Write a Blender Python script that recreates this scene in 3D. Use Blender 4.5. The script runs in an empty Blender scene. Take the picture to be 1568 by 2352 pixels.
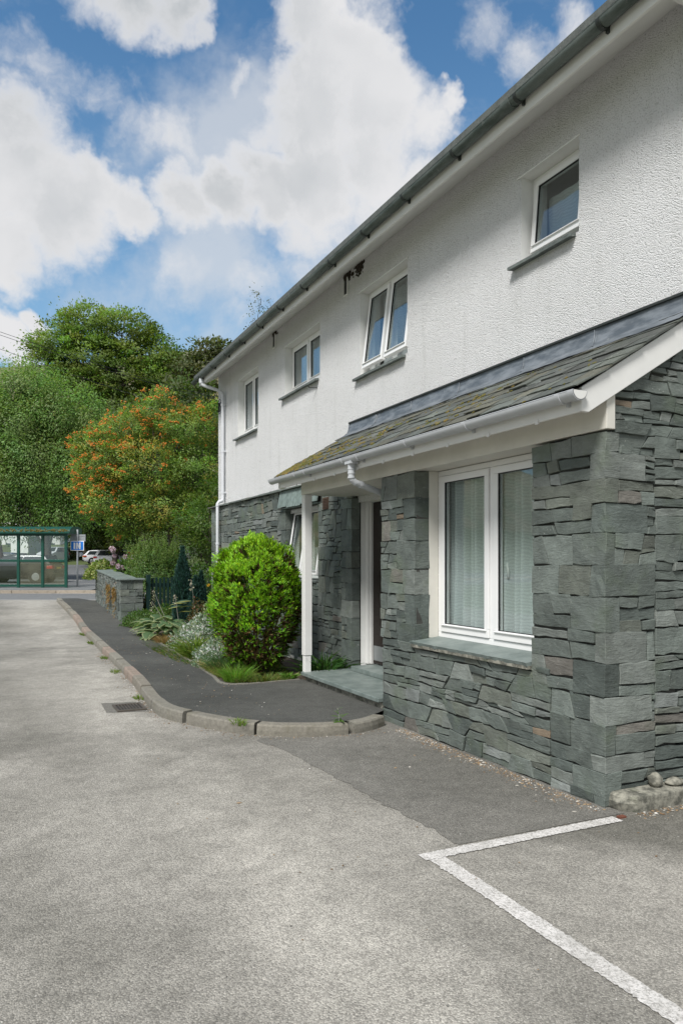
import bpy, bmesh, math, random
import numpy as np
from mathutils import Vector, Matrix, noise as mnoise

C = bpy.context.scene
COL = C.collection
PI = math.pi
# ------------------------------------------------------------------ camera
TH = math.radians(25.415)
cam_d = bpy.data.cameras.new('camera')
cam = bpy.data.objects.new('camera', cam_d)
COL.objects.link(cam)
cam.location = (0, 0, 1.6)
cam.rotation_euler = (PI / 2, 0, -TH)
cam_d.sensor_fit = 'VERTICAL'
cam_d.sensor_height = 36
cam_d.lens = 26.03
cam_d.shift_y = 0.05
cam_d.clip_end = 5000
cam_d.clip_start = 0.05
C.camera = cam
FW = Vector((math.sin(TH), math.cos(TH), 0))
RT = Vector((math.cos(TH), -math.sin(TH), 0))
# ------------------------------------------------------------------ exposure
C.view_settings.view_transform = 'Standard'
C.view_settings.look = 'None'
C.view_settings.exposure = 0.9
C.view_settings.gamma = 1
C.cycles.max_bounces = 6
C.cycles.transparent_max_bounces = 12
C.cycles.sample_clamp_indirect = 6
# ------------------------------------------------------------------ sun
SUN_EL, SUN_AZ = math.radians(50), math.radians(232)     # azimuth from +Y towards +X
sd = bpy.data.lights.new('sun', 'SUN')
sd.energy = 2.4
sd.angle = math.radians(18)
sd.color = (1, .98, .95)
so = bpy.data.objects.new('sun', sd)
COL.objects.link(so)
sdir = Vector((math.sin(SUN_AZ) * math.cos(SUN_EL), math.cos(SUN_AZ) * math.cos(SUN_EL), math.sin(SUN_EL)))
so.rotation_euler = (-sdir).to_track_quat('-Z', 'Y').to_euler()
so.location = sdir * 60


class NT:
    """tiny node-tree helper"""
    def __init__(s, tree):
        s.t = tree
        s.t.nodes.clear()

    def n(s, typ, ins=None, **props):
        nd = s.t.nodes.new(typ)
        for k, v in props.items():
            setattr(nd, k, v)
        for k, v in (ins or {}).items():
            sock = nd.inputs[k]
            if isinstance(v, bpy.types.NodeSocket):
                s.t.links.new(v, sock)
            else:
                if sock.type == 'RGBA' and not hasattr(v, '__len__'):
                    v = (v, v, v, 1)
                if sock.type == 'RGBA' and len(v) == 3:
                    v = (*v, 1)
                sock.default_value = v
        return nd

    def math(s, op, a, b=0.0, clamp=False):
        return s.n('ShaderNodeMath', {0: a, 1: b}, operation=op, use_clamp=clamp).outputs[0]

    def vmath(s, op, a, b=(0, 0, 0)):
        nd = s.n('ShaderNodeVectorMath', {0: a, 1: b}, operation=op)
        return nd.outputs['Value'] if op in ('DOT_PRODUCT', 'LENGTH') else nd.outputs[0]

    def mix(s, f, a, b, mode='MIX'):
        nd = s.n('ShaderNodeMix', {0: f}, data_type='RGBA', blend_type=mode)
        for i, v in ((6, a), (7, b)):
            if isinstance(v, bpy.types.NodeSocket):
                s.t.links.new(v, nd.inputs[i])
            else:
                nd.inputs[i].default_value = (*v, 1) if len(v) == 3 else v
        return nd.outputs[2]

    def ramp(s, f, a, b, lo=0.0, hi=1.0, smooth=True):
        return s.n('ShaderNodeMapRange', {0: f, 1: a, 2: b, 3: lo, 4: hi},
                   interpolation_type='SMOOTHSTEP' if smooth else 'LINEAR').outputs[0]

    def noise(s, vec, scale, detail=4, rough=.55, dist=0):
        return s.n('ShaderNodeTexNoise', {'Vector': vec, 'Scale': scale, 'Detail': detail, 'Roughness': rough, 'Distortion': dist})

    def vor(s, vec, scale, feature='F1', rnd=1.0):
        return s.n('ShaderNodeTexVoronoi', {'Vector': vec, 'Scale': scale, 'Randomness': rnd}, feature=feature)

    def xyz(s, vec, sx, sy, sz):
        return s.vmath('MULTIPLY', vec, (sx, sy, sz))


# ------------------------------------------------------------------ sky with clouds
W = bpy.data.worlds.new('World')
C.world = W
W.use_nodes = True
w = NT(W.node_tree)
sky = w.n('ShaderNodeTexSky', sky_type='NISHITA', sun_disc=False, sun_elevation=SUN_EL, sun_rotation=SUN_AZ,
          altitude=100, air_density=1.0, dust_density=.6, ozone_density=2.2)
tc = w.n('ShaderNodeTexCoord').outputs['Generated']


def sky_dir(x, y):     # direction of a bearing seen from the camera's position (sky is at infinity)
    return (FW + RT * ((x - 784) / 1700) + Vector((0, 0, (1293 - y) / 1700))).normalized()


wn = w.noise(tc, 4.5, 6, .6)
warp = w.vmath('ADD', tc, w.vmath('SCALE', w.vmath('SUBTRACT', wn.outputs['Color'], (.5, .5, .5))))
warp.node.inputs[1].links[0].from_node.inputs['Scale'].default_value = .14
warp2 = w.vmath('ADD', tc, w.vmath('SCALE', w.vmath('SUBTRACT', w.noise(tc, 11, 5, .65).outputs['Color'], (.5, .5, .5))))
warp2.node.inputs[1].links[0].from_node.inputs['Scale'].default_value = .07
warpm = w.vmath('NORMALIZE', w.vmath('ADD', warp, w.vmath('SUBTRACT', warp2, tc)))
BLOBS = [  # x, y, radius, weight
    (30, 400, 210, 1), (150, 480, 150, 1), (215, 430, 90, 1), (20, 560, 130, 1), (70, 290, 120, .9),
    (300, 480, 70, .9), (420, 460, 85, 1), (520, 445, 85, 1), (620, 430, 105, 1), (730, 420, 120, 1), (850, 390, 130, 1),
    (720, 270, 130, 1), (780, 150, 130, 1), (690, 50, 115, .95), (860, 260, 130, 1), (950, 270, 85, .9), (1000, 235, 45, .9),
    (620, 0, 60, .7), (870, 20, 60, .6), (280, 20, 105, .85), (390, 60, 90, .9), (430, 115, 45, .8), (170, 0, 80, .7),
    (70, 115, 75, .5), (115, 155, 80, .58), (165, 195, 85, .62), (215, 235, 85, .62), (270, 268, 85, .62), (330, 295, 80, .6), (395, 322, 75, .55), (440, 340, 50, .45),
    (1230, 110, 95, .6), (1300, 75, 85, .65), (1120, 60, 90, .42), (720, 540, 120, .62), (880, 520, 120, .7), (430, 620, 90, .5),
    (570, 650, 110, .55), (700, 640, 110, .45), (20, 770, 80, .9), (90, 730, 40, .8), (950, 420, 90, .8), (540, 190, 30, .5),
]
acc = None
for (bx, by, br, wt) in BLOBS:
    d = sky_dir(bx, by)
    dp = w.vmath('DOT_PRODUCT', warpm, tuple(d))
    r = br / 1700 * d.dot(FW) * 1.12
    v = w.ramp(dp, math.cos(r), 1.0, 0, wt, False)
    acc = v if acc is None else w.n('ShaderNodeMath', {0: acc, 1: v, 2: .10}, operation='SMOOTH_MAX').outputs[0]
# the rest of the sky, outside the picture: broken cloud as well
nb = w.noise(warpm, 2.2, 8, .58).outputs[0]
behind = w.ramp(w.vmath('DOT_PRODUCT', tc, tuple(FW)), .45, .15)
rest = w.math('MULTIPLY', w.ramp(nb, .27, .52), behind)
acc = w.math('MAXIMUM', acc, rest)
fine = w.noise(warp, 9, 9, .6).outputs[0]
mid = w.noise(tc, 3.6, 5, .55).outputs[0]
field = w.math('ADD', acc, w.math('ADD', w.math('MULTIPLY', w.math('SUBTRACT', fine, .5), 1.45), w.math('MULTIPLY', w.math('SUBTRACT', mid, .5), .35)))
dens = w.ramp(field, .20, .86)
thick = w.ramp(field, .55, 1.05)                      # thick middles are greyer
shade = w.math('MULTIPLY', thick, w.ramp(w.noise(warp, 2.7, 4, .5).outputs[0], .38, .60))
cc = w.mix(shade, (.43, .43, .437), (.262, .278, .292))
sepz = w.n('ShaderNodeSeparateXYZ', {0: tc}).outputs[2]
skyc = w.n('ShaderNodeHueSaturation', {'Saturation': 1.0, 'Value': 1.0, 'Color': sky.outputs[0]}).outputs[0]
skyc = w.mix(1.0, skyc, (.050, .075, .082), 'MULTIPLY')
pale = w.ramp(sepz, .62, .12, 0, .5)
skyc = w.mix(pale, skyc, (.205, .315, .405))
wisp = w.ramp(w.noise(w.xyz(warp, 2.2, 2.2, 7), 2.6, 8, .62).outputs[0], .48, .76, 0, .32)
veil = w.math('MULTIPLY', w.ramp(w.vmath('DOT_PRODUCT', warp, tuple(sky_dir(700, 600))), math.cos(.27), math.cos(.04), 0, .7), w.ramp(w.noise(warp, 5, 7, .6).outputs[0], .32, .62))
skyc = w.mix(w.math('MAXIMUM', wisp, veil), skyc, (.37, .385, .405))
col = w.mix(dens, skyc, cc)
bg = w.n('ShaderNodeBackground', {'Color': col, 'Strength': 1.0})
w.n('ShaderNodeOutputWorld', {'Surface': bg.outputs[0]})

# ------------------------------------------------------------------ ground profile (distance along the view axis -> height)
PROF = [(-500, 0), (0, 0), (13, 0), (16, .05), (24.5, .38), (30, .38), (33, .50), (39, .58), (73, 1.2), (90, 2.2), (130, 8), (300, 30), (3000, 60)]


def gz(x, y):
    u = x * FW.x + y * FW.y
    for (a, b), (d, e) in zip(PROF, PROF[1:]):
        if u <= d:
            return b + (e - b) * (u - a) / (d - a)
    return PROF[-1][1]


def ur(u, r, z=0.0):        # along-view / across-view metres -> world
    return (u * FW.x + r * RT.x, u * FW.y + r * RT.y, z)


# ------------------------------------------------------------------ materials
def material(name):
    m = bpy.data.materials.new(name)
    m.use_nodes = True
    t = NT(m.node_tree)
    pos = t.n('ShaderNodeNewGeometry').outputs['Position']
    return m, t, pos


def finish(t, color, rough=.6, bump=None, dist=.01, strength=1.0, spec=.4, metal=0.0, extra=None):
    ins = {'Base Color': color, 'Roughness': rough, 'Specular IOR Level': spec, 'Metallic': metal}
    if bump is not None:
        ins['Normal'] = t.n('ShaderNodeBump', {'Height': bump, 'Distance': dist, 'Strength': strength}).outputs[0]
    b = t.n('ShaderNodeBsdfPrincipled', ins)
    t.n('ShaderNodeOutputMaterial', {'Surface': b.outputs[0]})


def plain(name, colr, rough=.5, var=.12, nscale=8, metal=0.0, spec=.4, bump=.0):
    m, t, p = material(name)
    n = t.noise(p, nscale, 5, .6).outputs[0]
    f = t.ramp(n, .3, .75, 1 - var, 1 + var, False)
    c = t.mix(1.0, colr, t.n('ShaderNodeCombineColor', {0: f, 1: f, 2: f}).outputs[0], 'MULTIPLY')
    finish(t, c, rough, t.noise(p, nscale * 12, 3).outputs[0] if bump else None, .002, bump, spec, metal)
    return m


def attr_col(t, name='col'):
    return t.n('ShaderNodeAttribute', attribute_name=name).outputs['Color']


M = {}
# grey-green slate rubble
m, t, p = material('slate_stone')
c = attr_col(t)
streak = t.noise(t.xyz(p, 8, 8, 36), 1.0, 6, .68, 1.4).outputs[0]
blotch = t.noise(p, 7, 5, .6).outputs[0]
f = t.math('MULTIPLY', t.ramp(streak, .25, .8, .80, 1.18, False), t.ramp(blotch, .25, .8, .72, 1.3, False))
c = t.mix(1.0, c, t.n('ShaderNodeCombineColor', {0: f, 1: f, 2: f}).outputs[0], 'MULTIPLY')
c = t.mix(t.ramp(t.noise(p, 2.6, 4, .6).outputs[0], .52, .72, 0, .45), c, (.105, .135, .085))
sp = t.math('MULTIPLY', t.ramp(t.vor(p, 42).outputs[0], .16, .08), t.ramp(t.noise(p, 3.1, 3).outputs[0], .55, .66))
c = t.mix(t.math('MULTIPLY', sp, .7), c, (.55, .55, .5))
smear = t.math('MULTIPLY', t.ramp(t.noise(t.xyz(p, 14, 14, 30), 1, 5, .7).outputs[0], .62, .74), .35)
c = t.mix(smear, c, (.34, .36, .34))
h = t.math('ADD', t.math('MULTIPLY', streak, .9), t.math('MULTIPLY', t.noise(p, 26, 5, .65).outputs[0], .8))
finish(t, c, .66, h, .011, .8, .3)
M['stone'] = m
# dark recessed joints
M['joint'] = plain('stone_joint', (.06, .06, .054), .95, .35, 12)
# roughcast
m, t, p = material('white_roughcast')
v1 = t.vor(p, 118, 'F1').outputs[0]
n1 = t.noise(p, 92, 4, .65).outputs[0]
hh = t.math('ADD', t.math('MULTIPLY', v1, -.9), t.math('MULTIPLY', n1, 1.3))
c = t.mix(t.ramp(t.noise(p, .9, 5, .6).outputs[0], .35, .75), (.87, .87, .87), (.82, .82, .815))
strk = t.ramp(t.noise(t.xyz(p, 5, 5, .55), 1.0, 5, .6).outputs[0], .52, .75, 0, .3)
c = t.mix(strk, c, (.60, .605, .58))
spk = t.math('MULTIPLY', t.ramp(t.vor(p, 30).outputs[0], .17, .07), t.ramp(t.noise(p, 11, 4, .7).outputs[0], .52, .64))
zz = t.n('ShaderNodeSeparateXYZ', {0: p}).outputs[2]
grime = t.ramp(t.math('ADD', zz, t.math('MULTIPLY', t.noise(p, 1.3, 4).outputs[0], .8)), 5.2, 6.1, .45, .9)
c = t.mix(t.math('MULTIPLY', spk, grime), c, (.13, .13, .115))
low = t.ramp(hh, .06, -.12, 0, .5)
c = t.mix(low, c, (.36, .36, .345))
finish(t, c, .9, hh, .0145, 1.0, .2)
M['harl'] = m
M['white'] = plain('white_paint', (.72, .715, .69), .45, .06, 3)
M['cream'] = plain('cream_paint', (.62, .60, .54), .5, .08, 3)
M['upvc'] = plain('white_window_plastic', (.78, .78, .77), .3, .03, 4)
M['reveal'] = plain('smooth_white_render', (.72, .72, .70), .8, .07, 5, bump=.6)
M['gutter'] = plain('grey_plastic_gutter', (.46, .475, .49), .42, .1, 3)
m, t, p = material('weathered_grey_gutter')
g = t.noise(t.xyz(p, 5, 1.2, 5), 1.5, 6, .65).outputs[0]
c = t.mix(t.ramp(g, .38, .66), (.115, .135, .124), (.045, .062, .052))
c = t.mix(t.ramp(t.noise(p, 22, 4, .7).outputs[0], .6, .72, 0, .4), c, (.26, .27, .255))
finish(t, c, .6, g, .002, .5)
M['old_gutter'] = m
M['pipe'] = plain('pale_grey_pipe', (.58, .595, .62), .4, .06, 3)
M['bracket'] = plain('dark_bracket', (.03, .036, .033), .6, .2, 9)
m, t, p = material('roof_slate')
c = attr_col(t)
f = t.ramp(t.noise(p, 14, 5, .65).outputs[0], .25, .8, .6, 1.4, False)
c = t.mix(1.0, c, t.n('ShaderNodeCombineColor', {0: f, 1: f, 2: f}).outputs[0], 'MULTIPLY')
lich = t.math('MULTIPLY', t.ramp(t.vor(p, 34).outputs[0], .26, .14), t.ramp(t.noise(p, 6, 4).outputs[0], .56, .66))
c = t.mix(t.math('MULTIPLY', lich, .6), c, (.45, .46, .42))
finish(t, c, .7, t.noise(p, 45, 5, .7).outputs[0], .006, .8)
M['slate'] = m
m, t, p = material('lead_flashing')
g = t.noise(t.xyz(p, 6, 3, 12), 1.4, 6, .65).outputs[0]
c = t.mix(t.ramp(g, .35, .68), (.075, .09, .105), (.18, .20, .22))
c = t.mix(t.ramp(t.noise(p, 7, 5, .7).outputs[0], .63, .72, 0, .5), c, (.40, .41, .41))
finish(t, c, .5, g, .006, .6, .5)
M['lead'] = m
m, t, p = material('roof_moss')
c = t.mix(t.ramp(t.noise(p, 9, 4).outputs[0], .4, .62), (.085, .09, .016), (.17, .12, .028))
finish(t, c, .95, t.noise(p, 90, 4).outputs[0], .01, 1)
M['moss'] = m
m, t, p = material('green_slate_slab')
g = t.noise(p, 6, 6, .6).outputs[0]
c = t.mix(t.ramp(g, .3, .7), (.125, .155, .145), (.20, .235, .22))
finish(t, c, .5, t.noise(t.xyz(p, 20, 20, 20), 1, 5).outputs[0], .004, .6, .45)
M['slab'] = m
m, t, p = material('rough_old_stone')
g = t.noise(p, 14, 7, .7).outputs[0]
c = t.mix(t.ramp(g, .36, .66), (.085, .085, .07), (.30, .29, .24))
c = t.mix(t.ramp(t.noise(p, 5, 4).outputs[0], .55, .7, 0, .5), c, (.09, .11, .06))
finish(t, c, .9, g, .006, 1)
M['oldstone'] = m


def asphalt(name, a, b, cellmix, specks, bumpd, tint=(.5, .49, .45), bay=None):
    m, t, p = material(name)
    cells = t.vor(p, 135).outputs
    cv = t.n('ShaderNodeSeparateColor', {0: cells['Color']}).outputs[0]
    c = t.mix(t.ramp(t.noise(p, .75, 7, .62).outputs[0], .36, .64), a, b)
    c = t.mix(t.ramp(t.noise(p, .3, 5, .55).outputs[0], .42, .60, 0, .8), c, tint)
    if bay:      # less trodden, darker tarmac in the parking bay and along its edge
        sx = t.n('ShaderNodeSeparateXYZ', {0: p}).outputs
        q = t.math('ADD', t.math('ADD', t.math('MULTIPLY', sx[0], .62), t.math('MULTIPLY', sx[1], .5)), t.math('MULTIPLY', t.noise(p, 1.6, 6, .65).outputs[0], 1.1))
        inside = t.ramp(sx[0], 2.2, 2.7)
        # paler wheel-worn track along the drive, darker strip beside it
        xw = t.math('ADD', sx[0], t.math('MULTIPLY', t.math('SUBTRACT', t.noise(p, .7, 5, .6).outputs[0], .5), 1.3))
        trk = t.math('MULTIPLY', t.ramp(t.math('ABSOLUTE', t.math('SUBTRACT', xw, 1.3)), .62, .05), t.ramp(t.noise(p, 1.1, 5, .6).outputs[0], .3, .6))
        c = t.mix(t.math('MULTIPLY', trk, .75), c, (.44, .418, .372))
        drk = t.math('MULTIPLY', t.ramp(t.math('ABSOLUTE', t.math('SUBTRACT', xw, .15)), .6, .1), t.ramp(t.noise(p, .9, 5, .6).outputs[0], .35, .6))
        c = t.mix(t.math('MULTIPLY', drk, .45), c, (.165, .158, .135))
        c = t.mix(t.math('MULTIPLY', t.ramp(q, 3.75, 4.45), t.math('MULTIPLY', inside, .85)), c, bay)
    f = t.ramp(cv, 0, 1, 1 - cellmix, 1 + cellmix, False)
    f2 = t.ramp(t.noise(p, 7, 6, .7).outputs[0], .25, .75, .78, 1.22, False)
    f = t.math('MULTIPLY', f, f2)
    c = t.mix(1.0, c, t.n('ShaderNodeCombineColor', {0: f, 1: f, 2: f}).outputs[0], 'MULTIPLY')
    gap = t.ramp(t.vor(p, 135, 'DISTANCE_TO_EDGE').outputs[0], .0, .12, .38, 0)
    c = t.mix(gap, c, tuple(x * .35 for x in a))
    c = t.mix(t.math('MULTIPLY', t.ramp(t.noise(p, 60, 3).outputs[0], .66, .72), specks), c, (.62, .6, .56))
    c = t.mix(t.math('MULTIPLY', t.ramp(t.noise(p, 33, 3).outputs[0], .70, .74), .8), c, (.05, .05, .045))
    hgt = t.math('ADD', t.math('MULTIPLY', t.vor(p, 135).outputs[0], -1.0), t.math('MULTIPLY', t.noise(p, 160, 3).outputs[0], .6))
    finish(t, c, .88, hgt, bumpd, .75, .25)
    return m


M['drive'] = asphalt('worn_pale_tarmac', (.198, .189, .166), (.285, .271, .24), .36, .6, .005, (.355, .337, .30), (.125, .12, .102))
M['patch'] = asphalt('darker_tarmac', (.145, .14, .124), (.20, .192, .172), .32, .4, .005, (.165, .158, .14))
M['path'] = asphalt('dark_path_tarmac', (.060, .061, .056), (.085, .086, .079), .26, .3, .003, (.095, .095, .086))
M['road'] = asphalt('grey_road_tarmac', (.16, .165, .165), (.19, .195, .195), .1, .1, .002, (.175, .18, .18))
M['carpark'] = asphalt('car_park_tarmac', (.12, .125, .13), (.145, .15, .155), .1, .1, .002, (.13, .135, .14))
m, t, p = material('worn_white_line')
hole = t.ramp(t.noise(p, 70, 5, .75).outputs[0], .50, .60)
c = t.mix(t.ramp(t.noise(p, 9, 4).outputs[0], .3, .7), (.52, .505, .48), (.63, .61, .585))
c = t.mix(t.math('MULTIPLY', hole, .7), c, (.23, .22, .20))
cv = t.n('ShaderNodeSeparateColor', {0: t.vor(p, 135).outputs['Color']}).outputs[0]
c = t.mix(t.math('MULTIPLY', t.ramp(cv, .72, .9), .55), c, (.26, .25, .23))
c = t.mix(t.ramp(t.noise(p, 2.4, 5, .65).outputs[0], .52, .68, 0, .45), c, (.30, .29, .265))
finish(t, c, .85, t.vor(p, 135).outputs[0], .004, .6, .2)
M['line'] = m
m, t, p = material('concrete_kerb')
c0 = attr_col(t)
g = t.noise(p, 30, 5, .7).outputs[0]
f = t.ramp(g, .25, .8, .7, 1.3, False)
c = t.mix(1.0, c0, t.n('ShaderNodeCombineColor', {0: f, 1: f, 2: f}).outputs[0], 'MULTIPLY')
c = t.mix(t.ramp(t.noise(p, 6, 5, .7).outputs[0], .5, .7, 0, .55), c, (.14, .13, .095))
finish(t, c, .9, t.noise(p, 110, 4, .7).outputs[0], .005, .9, .2)
M['kerb'] = m
M['soil'] = plain('garden_soil', (.065, .05, .035), .95, .4, 10, bump=1)
m, t, p = material('meadow_grass')
c = t.mix(t.noise(p, .12, 6, .6).outputs[0], (.05, .085, .02), (.10, .115, .04))
finish(t, c, .95, t.noise(p, 3, 4).outputs[0], .1, 1)
M['grass_ground'] = m
m, t, p = material('fell_side')
c = t.mix(t.ramp(t.noise(p, .02, 6, .6).outputs[0], .4, .6), (.09, .11, .05), (.17, .15, .09))
finish(t, c, .95)
M['hill'] = m
m, t, p = material('window_glass')
gn = t.n('ShaderNodeNewGeometry').outputs
cs = t.math('ABSOLUTE', t.vmath('DOT_PRODUCT', gn['Incoming'], gn['Normal']))
fr = t.math('ADD', t.math('MULTIPLY', t.math('POWER', t.math('SUBTRACT', 1.0, cs), 4.0), 1.3), .06, True)
gl = t.n('ShaderNodeBsdfGlossy', {'Color': (.95, .97, 1), 'Roughness': .012})
tr = t.n('ShaderNodeBsdfTransparent', {'Color': (.90, .93, .92)})
mx = t.n('ShaderNodeMixShader', {0: fr, 1: tr.outputs[0], 2: gl.outputs[0]})
t.n('ShaderNodeOutputMaterial', {'Surface': mx.outputs[0]})
M['glass'] = m
m, t, p = material('clouded_shelter_glass')
tr = t.n('ShaderNodeBsdfTransparent', {'Color': (.86, .9, .86)})
df = t.n('ShaderNodeBsdfDiffuse', {'Color': (.25, .245, .175)})
mx = t.n('ShaderNodeMixShader', {0: t.ramp(t.noise(p, 2.5, 5).outputs[0],   .3, .7, .12, .26), 1: tr.outputs[0], 2: df.outputs[0]})
t.n('ShaderNodeOutputMaterial', {'Surface': mx.outputs[0]})
M['cloudglass'] = m
m, t, p = material('lace_net')
rows = t.n('ShaderNodeTexWave', {'Vector': p, 'Scale': 11, 'Distortion': 9, 'Detail': 3}, bands_direction='Z').outputs[1]
c = t.mix(rows, (.68, .72, .73), (.82, .86, .86))
df = t.n('ShaderNodeBsdfDiffuse', {'Color': c})
tl = t.n('ShaderNodeBsdfTranslucent', {'Color': c})
tr = t.n('ShaderNodeBsdfTransparent', {})
a = t.n('ShaderNodeMixShader', {0: .3, 1: df.outputs[0], 2: tl.outputs[0]})
a = t.n('ShaderNodeMixShader', {0: .07, 1: a.outputs[0], 2: tr.outputs[0]})
t.n('ShaderNodeOutputMaterial', {'Surface': a.outputs[0]})
M['net'] = m
M['interior'] = plain('room_plaster', (.45, .44, .40), .9, .05)
M['door'] = plain('dark_brown_door', (.022, .015, .012), .45, .2, 4)
M['metal'] = plain('brushed_kick_plate', (.45, .47, .48), .35, .08, 5, metal=.7)
M['black'] = plain('black_trim', (.015, .015, .016), .5, .1)
M['vent'] = plain('brown_terracotta', (.075, .045, .03), .8, .2)
M['mud'] = plain('dark_dried_mud', (.035, .028, .018), .95, .3, 25, bump=1)
M['iron'] = plain('cast_iron', (.11, .095, .08), .6, .3, 20, metal=.4)
M['wire'] = plain('black_wire', (.02, .02, .022), .5, .1)
M['green_metal'] = plain('dark_green_metal', (.007, .065, .045), .4, .15, 4)
M['gate'] = plain('dark_green_gate_paint', (.004, .024, .02), .55, .2, 5)
M['pole'] = plain('galvanised_pole', (.36, .38, .39), .45, .08, 5, metal=.3)
M['signgrey'] = plain('sign_back_grey', (.30, .32, .33), .5, .05, metal=.2)
M['signblue'] = plain('sign_blue', (.01, .19, .68), .4, .03)
M['signwhite'] = plain('sign_white', (.82, .83, .84), .4, .02)
M['brick'] = plain('red_brick', (.14, .05, .03), .9, .2, 30)
M['bark'] = plain('tree_bark', (.07, .06, .045), .95, .35, 6, bump=1)
M['birchbark'] = plain('pale_birch_bark', (.22, .21, .185), .9, .4, 4, bump=1)
M['twig'] = plain('brown_twig', (.10, .055, .03), .9, .3, 15)


def leafy(name, trans=.3, rough=.5):
    m, t, p = material(name)
    c = attr_col(t)
    b = t.n('ShaderNodeBsdfPrincipled', {'Base Color': c, 'Roughness': rough, 'Specular IOR Level': .35})
    tl = t.n('ShaderNodeBsdfTranslucent', {'Color': t.mix(1.0, c, (1.25, 1.3, .7), 'MULTIPLY')})
    mx = t.n('ShaderNodeMixShader', {0: trans, 1: b.outputs[0], 2: tl.outputs[0]})
    t.n('ShaderNodeOutputMaterial', {'Surface': mx.outputs[0]})
    return m


M['leaf'] = leafy('green_leaf', .42)
M['needle'] = leafy('conifer_spray', .2)
M['petal'] = leafy('petal', .25)
m, t, p = material('orange_berry')
c = t.mix(t.noise(p, 4, 3).outputs[0], (.56, .14, .02), (.68, .27, .04))
finish(t, c, .4)
M['berry'] = m
M['pebble'] = None
m, t, p = material('grit')
finish(t, attr_col(t), .9)
M['grit'] = m


def paint(name, c):
    return plain(name, c, .22, .02, 2, spec=.6)


# ------------------------------------------------------------------ mesh helpers
def tag(o, label=None, cat=None, group=None, kind=None):
    for k, v in (('label', label), ('category', cat), ('group', group), ('kind', kind)):
        if v:
            o[k] = v
    return o


def thing(name, label, cat, loc=(0, 0, 0), rz=0, group=None):
    o = bpy.data.objects.new(name, None)
    o.empty_display_size = .2
    COL.objects.link(o)
    o.location = loc
    o.rotation_euler = (0, 0, rz)
    return tag(o, label, cat, group)


def shd(r_, lo, hi, c_):
    k = r_.uniform(lo, hi)
    return tuple(x * k for x in c_)


class MB:
    def __init__(s):
        s.v, s.f, s.c = [], [], []

    def add(s, verts, faces, col=None):
        b = len(s.v)
        s.v += [tuple(v) for v in verts]
        s.f += [tuple(i + b for i in f) for f in faces]
        s.c += [col or (.5, .5, .5)] * len(verts)

    def box(s, x0, x1, y0, y1, z0, z1, col=None):
        if x1 < x0: x0, x1 = x1, x0
        if y1 < y0: y0, y1 = y1, y0
        if z1 < z0: z0, z1 = z1, z0
        s.add([(x0, y0, z0), (x1, y0, z0), (x1, y1, z0), (x0, y1, z0), (x0, y0, z1), (x1, y0, z1), (x1, y1, z1), (x0, y1, z1)],
              [(3, 2, 1, 0), (4, 5, 6, 7), (0, 1, 5, 4), (1, 2, 6, 5), (2, 3, 7, 6), (3, 0, 4, 7)], col)
        return s

    def prism(s, poly, fn, d0, d1, col=None):
        """poly of 2D points, fn(a, b, d) -> xyz"""
        n = len(poly)
        s.add([fn(a, b, d0) for a, b in poly] + [fn(a, b, d1) for a, b in poly],
              [tuple(range(n - 1, -1, -1)), tuple(range(n, 2 * n))] + [(i, (i + 1) % n, n + (i + 1) % n, n + i) for i in range(n)], col)
        return s

    def tube(s, path, r, n=10, caps=True, col=None, arc=None):
        path = [Vector(p) for p in path]
        rr = r if hasattr(r, '__len__') else [r] * len(path)
        vs, fs = [], []
        up = Vector((0, 0, 1))
        prev = None
        for i, p in enumerate(path):
            t_ = (path[min(i + 1, len(path) - 1)] - path[max(i - 1, 0)]).normalized()
            if prev is None:
                a = t_.cross(up)
                if a.length < 1e-3:
                    a = Vector((1, 0, 0))
                a.normalize()
            else:
                a = (prev - t_ * prev.dot(t_)).normalized()
            prev = a
            b = a.cross(t_).normalized()
            for k in range(n):
                an = 2 * PI * k / n if arc is None else arc[0] + (arc[1] - arc[0]) * k / (n - 1)
                vs.append(p + (a * math.cos(an) + b * math.sin(an)) * rr[i])
        m_ = n if arc is None else n - 1
        for i in range(len(path) - 1):
            for k in range(m_):
                k2 = (k + 1) % n
                fs.append((i * n + k, i * n + k2, (i + 1) * n + k2, (i + 1) * n + k))
        if caps and arc is None:
            fs.append(tuple(range(n - 1, -1, -1)))
            fs.append(tuple((len(path) - 1) * n + k for k in range(n)))
        s.add(vs, fs, col)
        return s

    def build(s, name, mat, parent=None, bevel=0, smooth=False, local=False, seg=2):
        off = Vector((0, 0, 0))
        if parent is not None and not local:
            q = parent
            while q is not None:
                off = off + Vector(q.location)
                q = q.parent
        me = bpy.data.meshes.new(name)
        me.from_pydata([(v[0] - off.x, v[1] - off.y, v[2] - off.z) for v in s.v], [], s.f)
        ca = me.color_attributes.new('col', 'FLOAT_COLOR', 'POINT')
        ca.data.foreach_set('color', np.c_[np.array(s.c, dtype=np.float32).reshape(-1, 3), np.ones(len(s.v), np.float32)].ravel())
        me.materials.append(mat)
        if smooth:
            me.polygons.foreach_set('use_smooth', [True] * len(me.polygons))
        me.update()
        o = bpy.data.objects.new(name, me)
        COL.objects.link(o)
        o.parent = parent
        if bevel:
            b = o.modifiers.new('bevel', 'BEVEL')
            b.width = bevel
            b.segments = seg
            b.limit_method = 'ANGLE'
            b.angle_limit = math.radians(40)
        return o


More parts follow.
